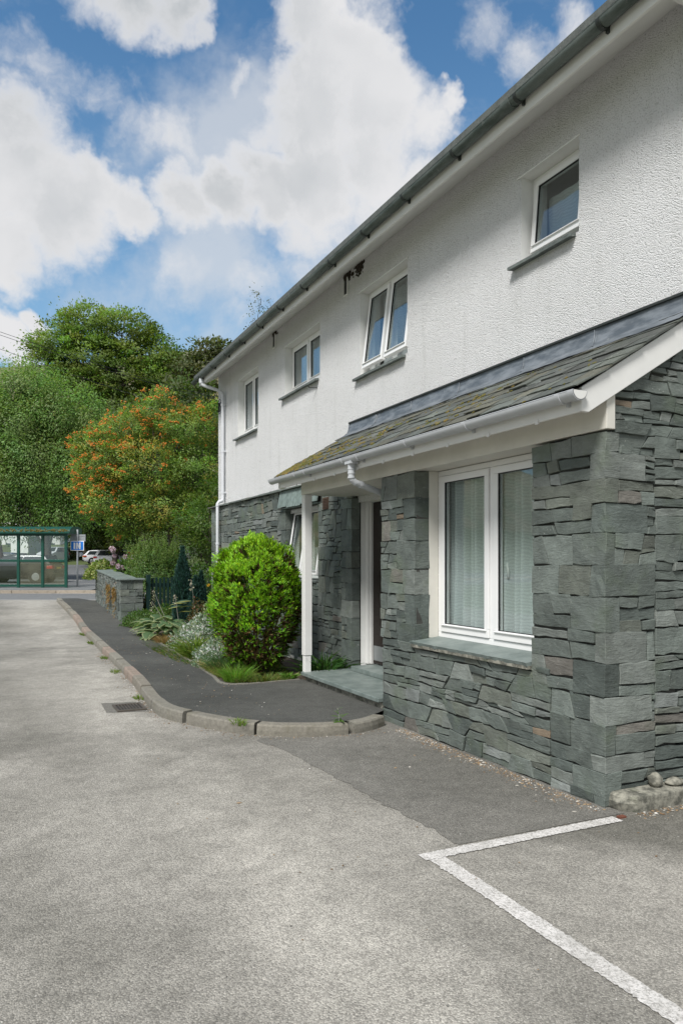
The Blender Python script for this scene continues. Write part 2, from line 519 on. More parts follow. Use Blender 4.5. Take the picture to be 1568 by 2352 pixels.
def np_mesh(name, verts, nper, cols, mat, parent=None, local=False):
    """verts (N*nper,3), each run of nper vertices is one face; cols (N,3)"""
    N = len(verts) // nper
    off = np.zeros(3)
    if parent is not None and not local:
        q = parent
        while q is not None:
            off = off + np.array(q.location)
            q = q.parent
    me = bpy.data.meshes.new(name)
    me.vertices.add(N * nper)
    me.vertices.foreach_set('co', (np.asarray(verts) - off).astype(np.float32).ravel())
    me.loops.add(N * nper)
    me.loops.foreach_set('vertex_index', np.arange(N * nper, dtype=np.int32))
    me.polygons.add(N)
    me.polygons.foreach_set('loop_start', np.arange(0, N * nper, nper, dtype=np.int32))
    me.update(calc_edges=True)
    ca = me.color_attributes.new('col', 'FLOAT_COLOR', 'POINT')
    cc_ = np.repeat(np.asarray(cols), nper, axis=0) if len(cols) == N else np.asarray(cols)
    ca.data.foreach_set('color', np.c_[cc_, np.ones(len(cc_))].astype(np.float32).ravel())
    me.materials.append(mat)
    o = bpy.data.objects.new(name, me)
    COL.objects.link(o)
    o.parent = parent
    return o


def unit(a):
    return a / np.maximum(np.linalg.norm(a, axis=1, keepdims=True), 1e-9)


def leaves(cent, direc, length, width, rng, roll=None, out=None):
    """diamond leaves: (N,3) bases, direction -> (N*4,3); out = outward direction each leaf blade turns to"""
    n = len(cent)
    d = unit(direc)
    rnd = unit(rng.normal(size=(n, 3)))
    if out is not None:
        rnd = unit(rnd * .55 + unit(out) * .8)
    elif roll is not None:
        rnd = unit(rnd * (1 - roll[1]) + np.array(roll[0]) * roll[1] * np.sign(rng.random((n, 1)) + .2))
    side = unit(np.cross(d, rnd))
    L = np.asarray(length).reshape(-1, 1) * np.ones((n, 1))
    Wd = np.asarray(width).reshape(-1, 1) * np.ones((n, 1))
    nn = np.cross(side, d)
    mid = cent + d * L * .45 + nn * Wd * .2
    v = np.stack([cent, mid - side * Wd * .5, cent + d * L, mid + side * Wd * .5], axis=1)
    return v.reshape(-1, 3)


def soft_normals(o, out, keep=.35):
    """leaf blades share the lighting of the clump they belong to"""
    me = o.data
    n = len(me.polygons)
    nrm = np.empty(n * 3, np.float32)
    me.polygons.foreach_get('normal', nrm)
    nrm = nrm.reshape(-1, 3)
    u_ = unit(np.asarray(out))
    sg = np.sign(np.sum(nrm * u_, 1, keepdims=True) + 1e-6)
    flip = sg[:, 0] < 0
    if flip.any():
        vi = np.arange(n * 4, dtype=np.int32).reshape(-1, 4)
        vi[flip] = vi[flip][:, ::-1]
        me.loops.foreach_set('vertex_index', vi.ravel())
        me.update()
    me.polygons.foreach_set('use_smooth', np.ones(n, bool))
    cn = unit(nrm * sg * keep + u_)
    me.normals_split_custom_set_from_vertices(np.repeat(cn, 4, axis=0).tolist())


def jitter_col(base, n, rng, amt=.25, hue=.12):
    b = np.array(base)[None, :] if np.ndim(base) == 1 else np.asarray(base)
    k = np.exp(rng.normal(0, amt, (n, 1)))
    h_ = np.exp(rng.normal(0, hue, (n, 3)))
    return np.clip(b * k * h_, 0.001, .9)


def bisected_sheet(name, poly, off, mat, kind='structure', step=None, parent=None):
    """flat polygon (x, y) laid on the ground profile at height off"""
    bm = bmesh.new()
    vs = [bm.verts.new((x, y, 0)) for x, y in poly]
    bm.faces.new(vs)
    for u, _ in PROF[1:-1]:
        bmesh.ops.bisect_plane(bm, geom=bm.verts[:] + bm.edges[:] + bm.faces[:], plane_co=FW * u, plane_no=FW)
    bmesh.ops.triangulate(bm, faces=bm.faces[:])
    for v in bm.verts:
        v.co.z = gz(v.co.x, v.co.y) + off
    bmesh.ops.recalc_face_normals(bm, faces=bm.faces[:])
    for f_ in bm.faces:
        if f_.normal.z < 0:
            f_.normal_flip()
    me = bpy.data.meshes.new(name)
    bm.to_mesh(me)
    bm.free()
    me.materials.append(mat)
    o = bpy.data.objects.new(name, me)
    COL.objects.link(o)
    if kind:
        o['kind'] = kind
    o.parent = parent
    return o


def smooth_line(pts, step=.1):
    P = [Vector((*p, 0)) if len(p) == 2 else Vector(p) for p in pts]
    out = []
    for i in range(len(P) - 1):
        p0, p1, p2, p3 = P[max(i - 1, 0)], P[i], P[i + 1], P[min(i + 2, len(P) - 1)]
        n = max(2, int((p2 - p1).length / step))
        for k in range(n):
            t_ = k / n
            out.append(.5 * ((2 * p1) + (-p0 + p2) * t_ + (2 * p0 - 5 * p1 + 4 * p2 - p3) * t_ ** 2 + (-p0 + 3 * p1 - 3 * p2 + p3) * t_ ** 3))
    out.append(P[-1])
    return out


# ------------------------------------------------------------------ rubble stone panels
STONE_COLS = [((.138, .163, .145), 8), ((.118, .141, .125), 7), ((.168, .19, .171), 5), ((.096, .117, .105), 4), ((.142, .160, .134), 3),
              ((.19, .155, .11), .28), ((.16, .156, .136), .6), ((.21, .235, .22), 1.0)]


def stone_col(rng, plain_only=False):
    cs_ = STONE_COLS[:5] if plain_only else STONE_COLS
    c_ = rng.choices([a for a, _ in cs_], [b for _, b in cs_])[0]
    k = math.exp(rng.gauss(0, .13)) * .96
    return (c_[0] * k * 1.03, c_[1] * k * 1.0, c_[2] * k * 1.015)


def pack(u0, u1, v0, v1, rng, hmin, hmax, lmin, lmax):
    """irregular brought-to-courses rubble: list of 4-corner polygons"""
    out = []
    v = v0
    while v < v1 - 1e-4:
        h_ = rng.uniform(hmin * 1.5, hmax)
        if v1 - (v + h_) < hmin:
            h_ = v1 - v
        vb, vt = v, v + h_
        u = u0
        sl = 0.0
        while u < u1 - 1e-4:
            l_ = rng.uniform(lmin, lmax)
            if u1 - (u + l_) < lmin * .6:
                l_ = u1 - u
            ue = u + l_
            s2 = rng.uniform(-.035, .035) * (1 if rng.random() < .7 else 1.9) if ue < u1 - 1e-4 else 0.0
            q = [(u - sl, vb), (ue - s2, vb), (ue + s2, vt), (u + sl, vt)]
            r_ = rng.random()
            if r_ < .5 or h_ < hmin * 1.6:
                if l_ > (lmin + lmax) * .5 and rng.random() < .5 and h_ < (hmin + hmax) * .6:
                    out.append(q)
                elif l_ > lmin * 1.8 and rng.random() < .65:
                    out += split_u(q, rng)
                else:
                    out.append(q)
            else:
                n = 2 if h_ < hmin * 3 else rng.choice([2, 2, 3])
                parts_ = split_v(q, rng, n)
                for p_ in parts_:
                    if rng.random() < .45 and l_ > lmin * 1.3:
                        out += split_u(p_, rng)
                    else:
                        out.append(p_)
            u, sl = ue, s2
        v = vt
    return out


def lerp2(a, b, t_):
    return (a[0] + (b[0] - a[0]) * t_, a[1] + (b[1] - a[1]) * t_)


def split_u(q, rng):
    t0 = rng.uniform(.32, .68)
    t1 = min(.82, max(.18, t0 + rng.choice([rng.uniform(-.06, .06), rng.uniform(-.22, .22)])))
    a, b = lerp2(q[0], q[1], t0), lerp2(q[3], q[2], t1)
    return [[q[0], a, b, q[3]], [a, q[1], q[2], b]]


def split_v(q, rng, n):
    cuts = sorted([(i + rng.uniform(-.22, .22)) / n for i in range(1, n)])
    res = []
    pl, pr = q[0], q[1]
    for c_ in cuts + [1]:
        tl = min(1, max(0, c_ + (rng.uniform(-.05, .05) if c_ < 1 else 0)))
        trr = min(1, max(0, c_ + (rng.uniform(-.05, .05) if c_ < 1 else 0)))
        nl, nr = lerp2(q[0], q[3], tl), lerp2(q[1], q[2], trr)
        res.append([pl, pr, nr, nl])
        pl, pr = nl, nr
    return res


def add_stone(mb, q, fn, rng, proud=.03, gap=.0038, wave=.008, clamp=None, rough=.004):
    # warp courses
    def wp(a, b):
        n_ = mnoise.noise(Vector((a * 2.2, b * 2.6, fn(0, 0, 0)[0]))) * wave * 2
        return (a, b + n_)
    q = [wp(k[0] + rng.gauss(0, .003), k[1] + rng.gauss(0, .005)) for k in q]
    cx = sum(k[0] for k in q) / 4
    cy = sum(k[1] for k in q) / 4
    ring = []
    for i in range(4):
        a, b = q[i], q[(i + 1) % 4]
        L = math.hypot(b[0] - a[0], b[1] - a[1])
        n = max(1, int(L / .07))
        for k in range(n):
            t_ = k / n
            x, y = lerp2(a, b, t_)
            ring.append((x + rng.gauss(0, rough * .6), y + rng.gauss(0, rough)))
    g = gap * rng.uniform(.5, 1.7)

    def inset(pts, d):
        res = []
        for x, y in pts:
            dx, dy = cx - x, cy - y
            w_ = max(q[k][0] for k in range(4)) - min(q[k][0] for k in range(4))
            h_ = max(q[k][1] for k in range(4)) - min(q[k][1] for k in range(4))
            res.append((x + d * dx / max(w_ * .5, 1e-3), y + d * dy / max(h_ * .5, 1e-3)))
        return res
    o_ = inset(ring, g)
    ch = rng.uniform(.0015, .004)
    i_ = inset(ring, g + ch)
    if clamp:
        o_ = [(x, min(y, clamp(x))) for x, y in o_]
        i_ = [(x, min(y, clamp(x))) for x, y in i_]
        if max(k[1] for k in o_) - min(k[1] for k in o_) < .02:
            return
    dep = proud + rng.gauss(0, .005)
    tx, ty = rng.gauss(0, .02), rng.gauss(0, .035)
    n = len(ring)
    vs = [fn(x, y, -.03) for x, y in o_]
    vs += [fn(x, y, dep - rng.uniform(.003, .007) + (x - cx) * tx + (y - cy) * ty) for x, y in o_]
    vs += [fn(x, y, dep + rng.gauss(0, .0015) + (x - cx) * tx + (y - cy) * ty) for x, y in i_]
    vs.append(fn(cx, cy, dep + rng.uniform(-.001, .002)))
    fs = []
    for r_ in range(2):
        for i in range(n):
            j = (i + 1) % n
            fs.append((r_ * n + i, r_ * n + j, (r_ + 1) * n + j, (r_ + 1) * n + i))
    for i in range(n):
        fs.append((2 * n + i, 2 * n + (i + 1) % n, 3 * n))
    mb.add(vs, fs, stone_col(rng))


def quoin(mb, x0, x1, y0, y1, z0, z1, rng, j=.004):
    """a squared corner stone: chamfered block with worn, uneven arrises"""
    bm = bmesh.new()
    bmesh.ops.create_cube(bm, size=1)
    z0, z1 = z0 + .0025, z1 - .0025
    for v in bm.verts:
        v.co = Vector(((x0 + x1) / 2 + v.co.x * (x1 - x0), (y0 + y1) / 2 + v.co.y * (y1 - y0), (z0 + z1) / 2 + v.co.z * (z1 - z0)))
        v.co += Vector((rng.gauss(0, j), rng.gauss(0, j), rng.gauss(0, j * 1.4)))
    bmesh.ops.subdivide_edges(bm, edges=[e for e in bm.edges if e.calc_length() > .12], cuts=2, use_grid_fill=True)
    bmesh.ops.bevel(bm, geom=[e for e in bm.edges if len(e.link_faces) == 2 and e.calc_face_angle(0) > .9], offset=.003, segments=1, affect='EDGES')
    for v in bm.verts:
        v.co += Vector((rng.gauss(0, .0018), rng.gauss(0, .0018), rng.gauss(0, .0022)))
    bm.verts.index_update()
    mb.add([v.co for v in bm.verts], [tuple(v.index for v in f_.verts) for f_ in bm.faces], stone_col(rng, True))
    bm.free()

# ================================================================== ground
def quad_grid(name, us, rs, off, mat):
    vs, fs = [], []
    for u in us:
        for r in rs:
            x, y, _ = ur(u, r)
            vs.append((x, y, gz(x, y) + off))
    n = len(rs)
    for i in range(len(us) - 1):
        for j in range(n - 1):
            fs.append((i * n + j, i * n + j + 1, (i + 1) * n + j + 1, (i + 1) * n + j))
    mb = MB()
    mb.add(vs, fs)
    o = mb.build(name, mat)
    o['kind'] = 'structure'
    return o


US = [-400, -60, -10, 0, 5, 10, 13, 16, 20, 24.5, 27, 30, 33, 39, 50, 73, 90, 130, 200, 300, 1200, 3000]
quad_grid('ground', US, [-2500, -300, -60, -20, 0, 20, 60, 300, 2500], -.03, M['grass_ground'])
X_K = 1.9
DRIVE = [(-9, -12), (-9, 36.5)] + [ur(24.55, r)[:2] for r in (-24.4, -14, -8.06)] + [(3.02, 24.2), (3.05, 18.4), (4.45, 15.2), (4.45, 3.75), (14, 3.75), (14, -12)]
DRIVE = [(-9, -12), ur(24.55, -18.9)[:2], ur(24.55, -7.75)[:2], (2.9, 18.2), (4.35, 15.2), (4.35, 3.75), (14, 3.75), (14, -12)]
bisected_sheet('drive', DRIVE, 0.0, M['drive'])
bisected_sheet('road', [ur(24.45, -60)[:2], ur(24.45, 60)[:2], ur(30.0, 60)[:2], ur(30.0, -60)[:2]], -.006, M['road'])
for (ua, ub, ra, rb) in ((24.52, 24.64, -60, -7.8), (29.62, 29.74, -12.6, 60)):
    bisected_sheet('road_line', [ur(ua, ra)[:2], ur(ua, rb)[:2], ur(ub, rb)[:2], ur(ub, ra)[:2]], .004, M['line'])
mb = MB()
r = -60.0
rk = random.Random(5)
while r < 40:
    l_ = 1.78
    z0, z1 = .34, .50
    if r > -11.2:
        z1 = max(.40, .5 - (r + 11.2) * .05)
    A, B, C_, D_ = ur(29.98, r), ur(29.98, r + l_), ur(30.12, r + l_), ur(30.12, r)
    mb.add([(*A[:2], z0), (*B[:2], z0), (*C_[:2], z0), (*D_[:2], z0), (*A[:2], z1), (*B[:2], z1), (*C_[:2], z1), (*D_[:2], z1)],
           [(0, 1, 5, 4), (4, 5, 6, 7), (1, 2, 6, 5), (2, 3, 7, 6), (3, 0, 4, 7)], shd(rk, .9, 1.08, (.36, .31, .25)))
    r += l_ + .015
o = mb.build('road_kerb', M['kerb'], bevel=.01)
o['kind'] = 'structure'
bisected_sheet('pavement', [ur(30.1, -60)[:2], ur(30.1, -10.2)[:2], ur(33, -10.2)[:2], ur(33, -60)[:2]], .12, M['road'])
bisected_sheet('car_park', [ur(30.05, -10.2)[:2], ur(30.05, 6)[:2], ur(76, 6)[:2], ur(78, -60)[:2], ur(33, -60)[:2], ur(33, -10.2)[:2]], .0, M['carpark'])
for i, (pa, pb, wd) in enumerate([((34.4, -12.05), (40.2, -10.3), .11), ((37.0, -13.0), (44, -10.9), .11), ((43.0, -16.6), (41.0, -14.3), .12),
                                  ((36.5, -11.6), (37.1, -9.9), .55), ((50.5, -18.5), (47.2, -13.8), .12), ((54, -19.7), (50, -14.2), .12),
                                  ((57.5, -21.2), (53.5, -15.6), .12)]):
    a, b = Vector(ur(*pa)), Vector(ur(*pb))
    nrm = Vector((-(b - a).y, (b - a).x, 0)).normalized() * wd / 2
    bisected_sheet('bay_marking', [tuple((a + nrm)[:2]), tuple((b + nrm)[:2]), tuple((b - nrm)[:2]), tuple((a - nrm)[:2])], .006, M['line'])

# darker tarmac along the wall, with a ragged edge
rk = random.Random(11)
edge = smooth_line([(3.3, 6.28), (2.75, 6.24), (2.203, 6.42), (2.27, 5.867), (2.32, 5.061), (2.36, 4.322), (2.39, 3.786), (2.40, 3.50)], .06)
edge = [(v.x + rk.gauss(0, .012), v.y + rk.gauss(0, .008)) for v in edge]
bisected_sheet('tarmac_patch', edge + [(3.66, 3.5), (3.66, 6.6), (3.5, 6.42)], .003, M['patch'])
# parking bay: worn white line
def worn_strip(a, b, wd):
    a, b = Vector((*a, 0)), Vector((*b, 0))
    d = (b - a)
    L = d.length
    d.normalize()
    n_ = Vector((-d.y, d.x, 0)) * wd / 2
    N = int(L / .011)
    up_, dn = [], []
    for i in range(N + 1):
        p_ = a + d * L * i / N
        up_.append(tuple((p_ + n_ * (1 + rk.gauss(0, .06)))[:2]))
        dn.append(tuple((p_ - n_ * (1 + rk.gauss(0, .06)))[:2]))
    return up_ + dn[::-1]


bisected_sheet('parking_bay_line', worn_strip((2.115, 3.438), (3.54, 3.438), .09), .0055, M['line'])
bisected_sheet('parking_bay_line', worn_strip((2.185, 3.39), (2.20, -3), .10), .0055, M['line'])

# ------------------------------------------------------------------ path, kerb and bed
KB = smooth_line([(1.97, 25.6), (1.938, 20.05), (1.86, 17.65), (1.829, 15.0), (1.789, 12.6), (1.72, 10.3), (1.64, 8.98), (1.60, 8.3), (1.62, 7.72), (1.79, 7.25),
                  (2.036, 6.79), (2.297, 6.50), (2.479, 6.37), (2.753, 6.255), (3.023, 6.21), (3.3, 6.27), (3.52, 6.40)], .03)


def offset_line(L, d):
    out = []
    for i, p_ in enumerate(L):
        t_ = (L[min(i + 1, len(L) - 1)] - L[max(i - 1, 0)]).normalized()
        out.append(p_ + Vector((-t_.y, t_.x, 0)) * d)
    return out


KI = offset_line(KB, .125)
KT = offset_line(KB, .018)
cum = [0.0]
for a, b in zip(KB, KB[1:]):
    cum.append(cum[-1] + (b - a).length)
mb = MB()
rk = random.Random(3)
stone_i, start = 0, 0
tot = cum[-1]
bounds = [0]
while bounds[-1] < tot:
    bounds.append(bounds[-1] + .915)
for s0, s1 in zip(bounds, bounds[1:]):
    idx = [i for i, cc_ in enumerate(cum) if s0 + .006 <= cc_ <= min(s1, tot) - .006]
    if len(idx) < 3:
        continue
    dz = rk.gauss(0, .006)
    hgt = .115 + dz
    cl = shd(rk, .88, 1.08, rk.choice([(.225, .21, .175), (.235, .215, .18), (.21, .20, .17), (.22, .207, .176), (.26, .21, .175)]))
    rows = []
    for i in idx:
        z = gz(KB[i].x, KB[i].y)
        e = rk.gauss(0, .0025)
        rows.append([(KB[i].x, KB[i].y, z - .03), (KB[i].x + e * .4, KB[i].y, z + hgt * .45), (KT[i].x * .35 + KB[i].x * .65, KT[i].y * .35 + KB[i].y * .65, z + hgt - .016 + e),
                     (KT[i].x, KT[i].y, z + hgt + e * .6), (KI[i].x, KI[i].y, z + hgt + .002), (KI[i].x, KI[i].y, z - .03)])
    vs = [v for r_ in rows for v in r_]
    fs = []
    for a in range(len(rows) - 1):
        for k in range(5):
            fs.append((a * 6 + k, (a + 1) * 6 + k, (a + 1) * 6 + k + 1, a * 6 + k + 1))
    fs.append((0, 1, 2, 3, 4, 5))
    fs.append(tuple((len(rows) - 1) * 6 + k for k in (5, 4, 3, 2, 1, 0)))
    mb.add(vs, fs, cl)
kerb = mb.build('kerb', M['kerb'])
kerb['kind'] = 'structure'
BED = [(2.68, 8.86), (2.69, 9.7), (2.768, 11.17), (2.842, 12.83), (2.865, 14.9), (2.79, 16.6), (2.85, 18.2)]
PATH = [(v.x, v.y) for v in KI[::3]] + [(3.66, 6.66), (3.66, 8.86)] + BED + [(3.02, 24.0), (2.6, 25.4)]
bisected_sheet('path', PATH, .1, M['path'])
bisected_sheet('flower_bed', BED + [(4.5, 18.2), (4.4, 15.5), (4.4, 8.7), (3.6, 8.86)], .085, M['soil'])
bisected_sheet('garden_ground', [(2.95, 18.3), (9, 18.3), (9, 21), ur(24.3, -4)[:2], (3.1, 24.0)], .12, M['soil'])
bedge = smooth_line([(3.6, 8.84)] + BED[:1] + BED[1:6], .12)
mb = MB()
for a, b in zip(bedge[:-1], bedge[1:]):
    n_ = Vector((-(b - a).y, (b - a).x, 0)).normalized() * .022
    za = gz(a.x, a.y)
    mb.add([(*(a - n_)[:2], za + .08), (*(b - n_)[:2], za + .08), (*(b + n_)[:2], za + .08), (*(a + n_)[:2], za + .08),
            (*(a - n_)[:2], za + .112), (*(b - n_)[:2], za + .112 + rk.gauss(0, .003)), (*(b + n_)[:2], za + .112), (*(a + n_)[:2], za + .112)],
           [(4, 5, 6, 7), (0, 1, 5, 4), (2, 3, 7, 6), (1, 2, 6, 5), (3, 0, 4, 7)], (.20, .19, .165))
o = mb.build('bed_edging', M['kerb'])
o['kind'] = 'structure'
# drain gully
dr = thing('drain_grate', 'cast iron drain grate set in the drive against the kerb', 'drain', (1.40, 8.39, 0))
mb = MB()
mb.add([(1.13, 8.22, .003), (1.60, 8.10, .003), (1.60, 8.72, .003), (1.15, 8.80, .003)], [(0, 1, 2, 3)])
mb.build('surround', M['patch'], dr)
mb = MB()
mb.box(1.24, 1.55, 8.19, 8.225, .002, .02).box(1.24, 1.55, 8.545, 8.58, .002, .02).box(1.24, 1.27, 8.225, 8.545, .002, .02).box(1.52, 1.55, 8.225, 8.545, .002, .02)
for k in range(7):
    mb.box(1.29 + k * .0325, 1.305 + k * .0325, 8.225, 8.545, .002, .017)
mb.build('grate', M['iron'], dr, bevel=.003)
mb = MB()
mb.box(1.27, 1.52, 8.225, 8.545, .004, .006)
mb.build('gully', M['black'], dr)

# ================================================================== the house
house = thing('house', 'white roughcast house on a grey green slate stone ground floor with a lean-to porch', 'house', (4.4, 9.5, 0))
XB, XS, XW = 3.63, 4.30, 4.40
rs = random.Random(21)


def fac(x0):
    return lambda a, b, d: (x0 - d, a, b)


def gab(y0):
    return lambda a, b, d: (a, y0 - d, b)


# -- stone: bay front and bay gable
QZ = [0.0, .07, .223, .33, .536, .71, .937, 1.143, 1.378, 1.589, 1.798, 1.994, 2.155, 2.328, 2.461]
mb = MB()
fB, gB = fac(XB + .03), gab(3.66)
ZR = lambda x: 2.68 + .593 * (x - 3.39)
for i, (z0, z1) in enumerate(zip(QZ, QZ[1:])):
    lf, lg = ((.11, .36) if i % 2 == 0 else (.31, .10))
    if i in (4, 8):
        lf, lg = lf + .04, lg + .05
    lf += rs.uniform(-.02, .03)
    lg += rs.uniform(-.02, .04)
    e = rs.uniform(-.004, .004)
    quoin(mb, XB + e, XB + lg, 3.63 + e, 3.63 + lf, z0, z1, rs)
    # fill beside the quoin, front
    u0 = 3.63 + lf
    ue = 4.355 if z0 > .7 else 4.16
    qs = pack(u0, ue, z0, z1, rs, .085, max(z1 - z0, .1), .2, .4)
    for q in qs:
        add_stone(mb, q, fB, rs, wave=0)
    qs = pack(XB + lg, 4.08, z0, z1, rs, .05, max(z1 - z0, .1), .16, .36)
    for q in qs:
        add_stone(mb, q, gB, rs, wave=0)
for q in pack(4.08, 4.44, 0, 2.461, rs, .06, .2, .2, .36):
    add_stone(mb, q, gB, rs)
# front below the window
for q in pack(4.16, 6.66, 0, .845, rs, .055, .15, .18, .48):
    add_stone(mb, q, fB, rs, wave=.012)
# front right pier, thin piece between z .71 and sill already covered; left pier
z = .845
while z < 2.46:
    h_ = rs.uniform(.16, .29)
    if 2.475 - (z + h_) < .1:
        h_ = 2.475 - z
    L = rs.choice([.17, .34, .22])
    quoin(mb, XB, 3.79, 6.03, 6.03 + L, z, z + h_, rs)
    for q in pack(6.03 + L, 6.70, z, z + h_, rs, .07, max(.1, h_), .15, .3):
        add_stone(mb, q, fB, rs, wave=0)
    z += h_
# gable above the beam
for q in pack(3.705, 4.44, 2.461, 3.4, rs, .05, .16, .14, .34):
    if q[0][1] < ZR((q[0][0] + q[1][0]) / 2):
        add_stone(mb, q, gB, rs, wave=0, clamp=ZR)
# pier side facing the porch
fP = lambda a, b, d: (a, 6.68 + d, b)
for q in pack(3.66, 4.5, 0, 2.47, rs, .07, .25, .2, .4):
    add_stone(mb, q, fP, rs)
bay = mb.build('bay_stonework', M['stone'], house)
mb = MB()
mb.box(XB + .025, 4.3, 3.655, 4.36, 0, 2.46)
mb.box(XB + .025, 4.3, 4.36, 6.03, 0, .83)
mb.box(XB + .025, 3.80, 6.035, 6.69, 0, 2.46)
mb.prism([(3.70, 2.46), (4.45, 2.46), (4.45, 3.30), (4.35, 3.24), (3.70, 2.85)], lambda a, b, d: (a, d, b), 3.657, 3.8)
mb.build('joint_mortar', M['joint'], bay)
# -- lower main wall
mb = MB()
fS = fac(XS + .03)
for q in pack(9.05, 9.84, .1, 2.46, rs, .06, .24, .13, .36):
    add_stone(mb, q, fS, rs)
for q in pack(9.84, 11.4, .1, 1.32, rs, .06, .18, .16, .4):
    add_stone(mb, q, fS, rs)
for q in pack(8.74, 9.7, 2.46, 2.765, rs, .06, .15, .2, .36):
    add_stone(mb, q, fS, rs)
for q in pack(11.5, 15.3, .1, 2.765, rs, .05, .19, .2, .55):
    add_stone(mb, q, fS, rs, wave=.014)
z = .1
k = 0
while z < 2.46:
    h_ = min(rs.uniform(.15, .3), 2.465 - z)
    L = (.17, .33)[k % 2] + rs.uniform(-.03, .03)
    quoin(mb, XS, 4.42, 8.74, 8.74 + L, z, z + h_, rs)
    for q in pack(8.74 + L, 9.06, z, z + h_, rs, .07, max(.1, h_), .1, .3):
        add_stone(mb, q, fS, rs, wave=0)
    z += h_
    k += 1
z = 1.30
while z < 2.46:
    h_ = min(rs.uniform(.2, .34), 2.465 - z)
    L = (.2, .34)[k % 2]
    quoin(mb, XS, 4.45, 11.165, 11.165 + L, z, z + h_, rs)
    for q in pack(11.165 + L, 11.52, z, z + h_, rs, .07, max(.1, h_), .1, .3):
        add_stone(mb, q, fS, rs, wave=0)
    z += h_
    k += 1
for q in pack(11.4, 11.52, 0.1, 1.3, rs, .08, .2, .1, .3):
    add_stone(mb, q, fS, rs)
z = 0
while z < 2.76:
    h_ = min(rs.uniform(.18, .32), 2.765 - z)
    L = (.16, .34)[k % 2]
    quoin(mb, XS, XS + .5 - L, 15.54 - L, 15.54, z, z + h_, rs)
    for q in pack(15.28, 15.54 - L, z, z + h_, rs, .07, max(.1, h_), .1, .3) if L < .25 else []:
        add_stone(mb, q, fS, rs, wave=0)
    z += h_
    k += 1
fG = lambda a, b, d: (a, 15.51 + d, b)
for q in pack(4.5, 12.4, 0, 2.765, rs, .08, .3, .3, .8):
    add_stone(mb, q, fG, rs)
gM = gab(3.73)
for q in pack(4.46, 12.4, 0, 2.765, rs, .08, .26, .25, .6):
    add_stone(mb, q, gM, rs)
low = mb.build('lower_stonework', M['stone'], house)
mb = MB()
mb.box(4.325, 4.48, 8.75, 9.845, 0, 2.76)
mb.box(4.325, 4.48, 9.845, 11.17, 0, 1.32)
mb.box(4.325, 4.48, 11.17, 15.50, 0, 2.76)
mb.box(4.325, 4.48, 9.845, 11.17, 2.46, 2.76)
mb.box(4.48, 12.4, 15.36, 15.50, 0, 2.76)
mb.build('joint_mortar', M['joint'], low)
mb = MB()
mb.box(4.483, 12.4, 3.725, 3.86, 0, 2.76)
mb.build('joint_mortar', M['joint'], low)
# projecting slate capping course along the stonework
mb = MB()
y = 8.9
while y < 15.6:
    L = rs.uniform(.3, .6)
    d = rs.uniform(-.015, .012)
    mb.box(4.245 + d, 4.41, y + .004, min(y + L, 15.6), 2.768 + rs.uniform(-.004, .004), 2.792 + rs.uniform(-.005, .008), stone_col(rs))
    y += L
mb.build('capping_course', M['slate'], house)
# slate-hung lintel over the porch-side window
mb = MB()
y = 9.75
while y < 11.33:
    L = rs.uniform(.17, .26)
    y2 = min(y + L, 11.36)
    j = rs.uniform(-.01, .01)
    c_ = shd(rs, .9, 1.25, (.17, .215, .20))
    mb.add([(4.235, y + .004, 2.49 + j), (4.235, y2 - .004, 2.49 + j), (4.285, y2 - .004, 2.76), (4.285, y + .004, 2.76),
            (4.25, y + .004, 2.488 + j), (4.25, y2 - .004, 2.488 + j), (4.30, y2 - .004, 2.762), (4.30, y + .004, 2.762)],
           [(0, 1, 2, 3), (0, 1, 5, 4), (1, 2, 6, 5), (3, 0, 4, 7), (4, 5, 6, 7)], c_)
    y = y2
mb.box(4.27, 4.48, 9.8, 11.3, 2.47, 2.488, (.15, .19, .18))
mb.build('slate_lintel', M['slate'], house)

# -- white roughcast walls
HOLES = {'w1': (4.69, 5.425, 4.35, 5.137), 'w2': (7.472, 8.69, 4.055, 5.158), 'w3': (10.0, 11.43, 4.345, 5.158), 'w4': (12.77, 13.98, 4.055, 5.172)}
Y0, Y1 = 3.60, 15.35
us = sorted({Y0, Y1, *[h[0] for h in HOLES.values()], *[h[1] for h in HOLES.values()]})
vs_ = sorted({2.40, 5.60, *[h[2] for h in HOLES.values()], *[h[3] for h in HOLES.values()]})
mb = MB()
for a, b in zip(us, us[1:]):
    for c_, d in zip(vs_, vs_[1:]):
        my, mz = (a + b) / 2, (c_ + d) / 2
        if any(h[0] < my < h[1] and h[2] < mz < h[3] for h in HOLES.values()):
            continue
        mb.add([(XW, a, c_), (XW, b, c_), (XW, b, d), (XW, a, d)], [(0, 1, 2, 3)])
# gable ends
for y_ in (Y0, Y1):
    mb.add([(XW, y_, 2.4), (12.4, y_, 2.4), (12.4, y_, 5.6), (8.4, y_, 7.85), (XW, y_, 5.6)], [(0, 1, 2, 3, 4)])
mb.add([(12.4, Y0, 0), (12.4, Y1, 0), (12.4, Y1, 5.6), (12.4, Y0, 5.6)], [(0, 1, 2, 3)])
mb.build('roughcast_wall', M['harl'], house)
for h in HOLES.values():
    mb = MB()
    a, b, c_, d = h
    x2 = 4.70
    mb.add([(XW, a, c_), (XW, b, c_), (XW, b, d), (XW, a, d), (x2, a, c_), (x2, b, c_), (x2, b, d), (x2, a, d)],
           [(0, 1, 5, 4), (1, 2, 6, 5), (2, 3, 7, 6), (3, 0, 4, 7)])
    mb.box(XW - .010, XW + .02, a - .02, b + .06, d - .004, d + .008)      # drip bead at the head
    mb.build('window_reveal', M['reveal'], house)
mb = MB()
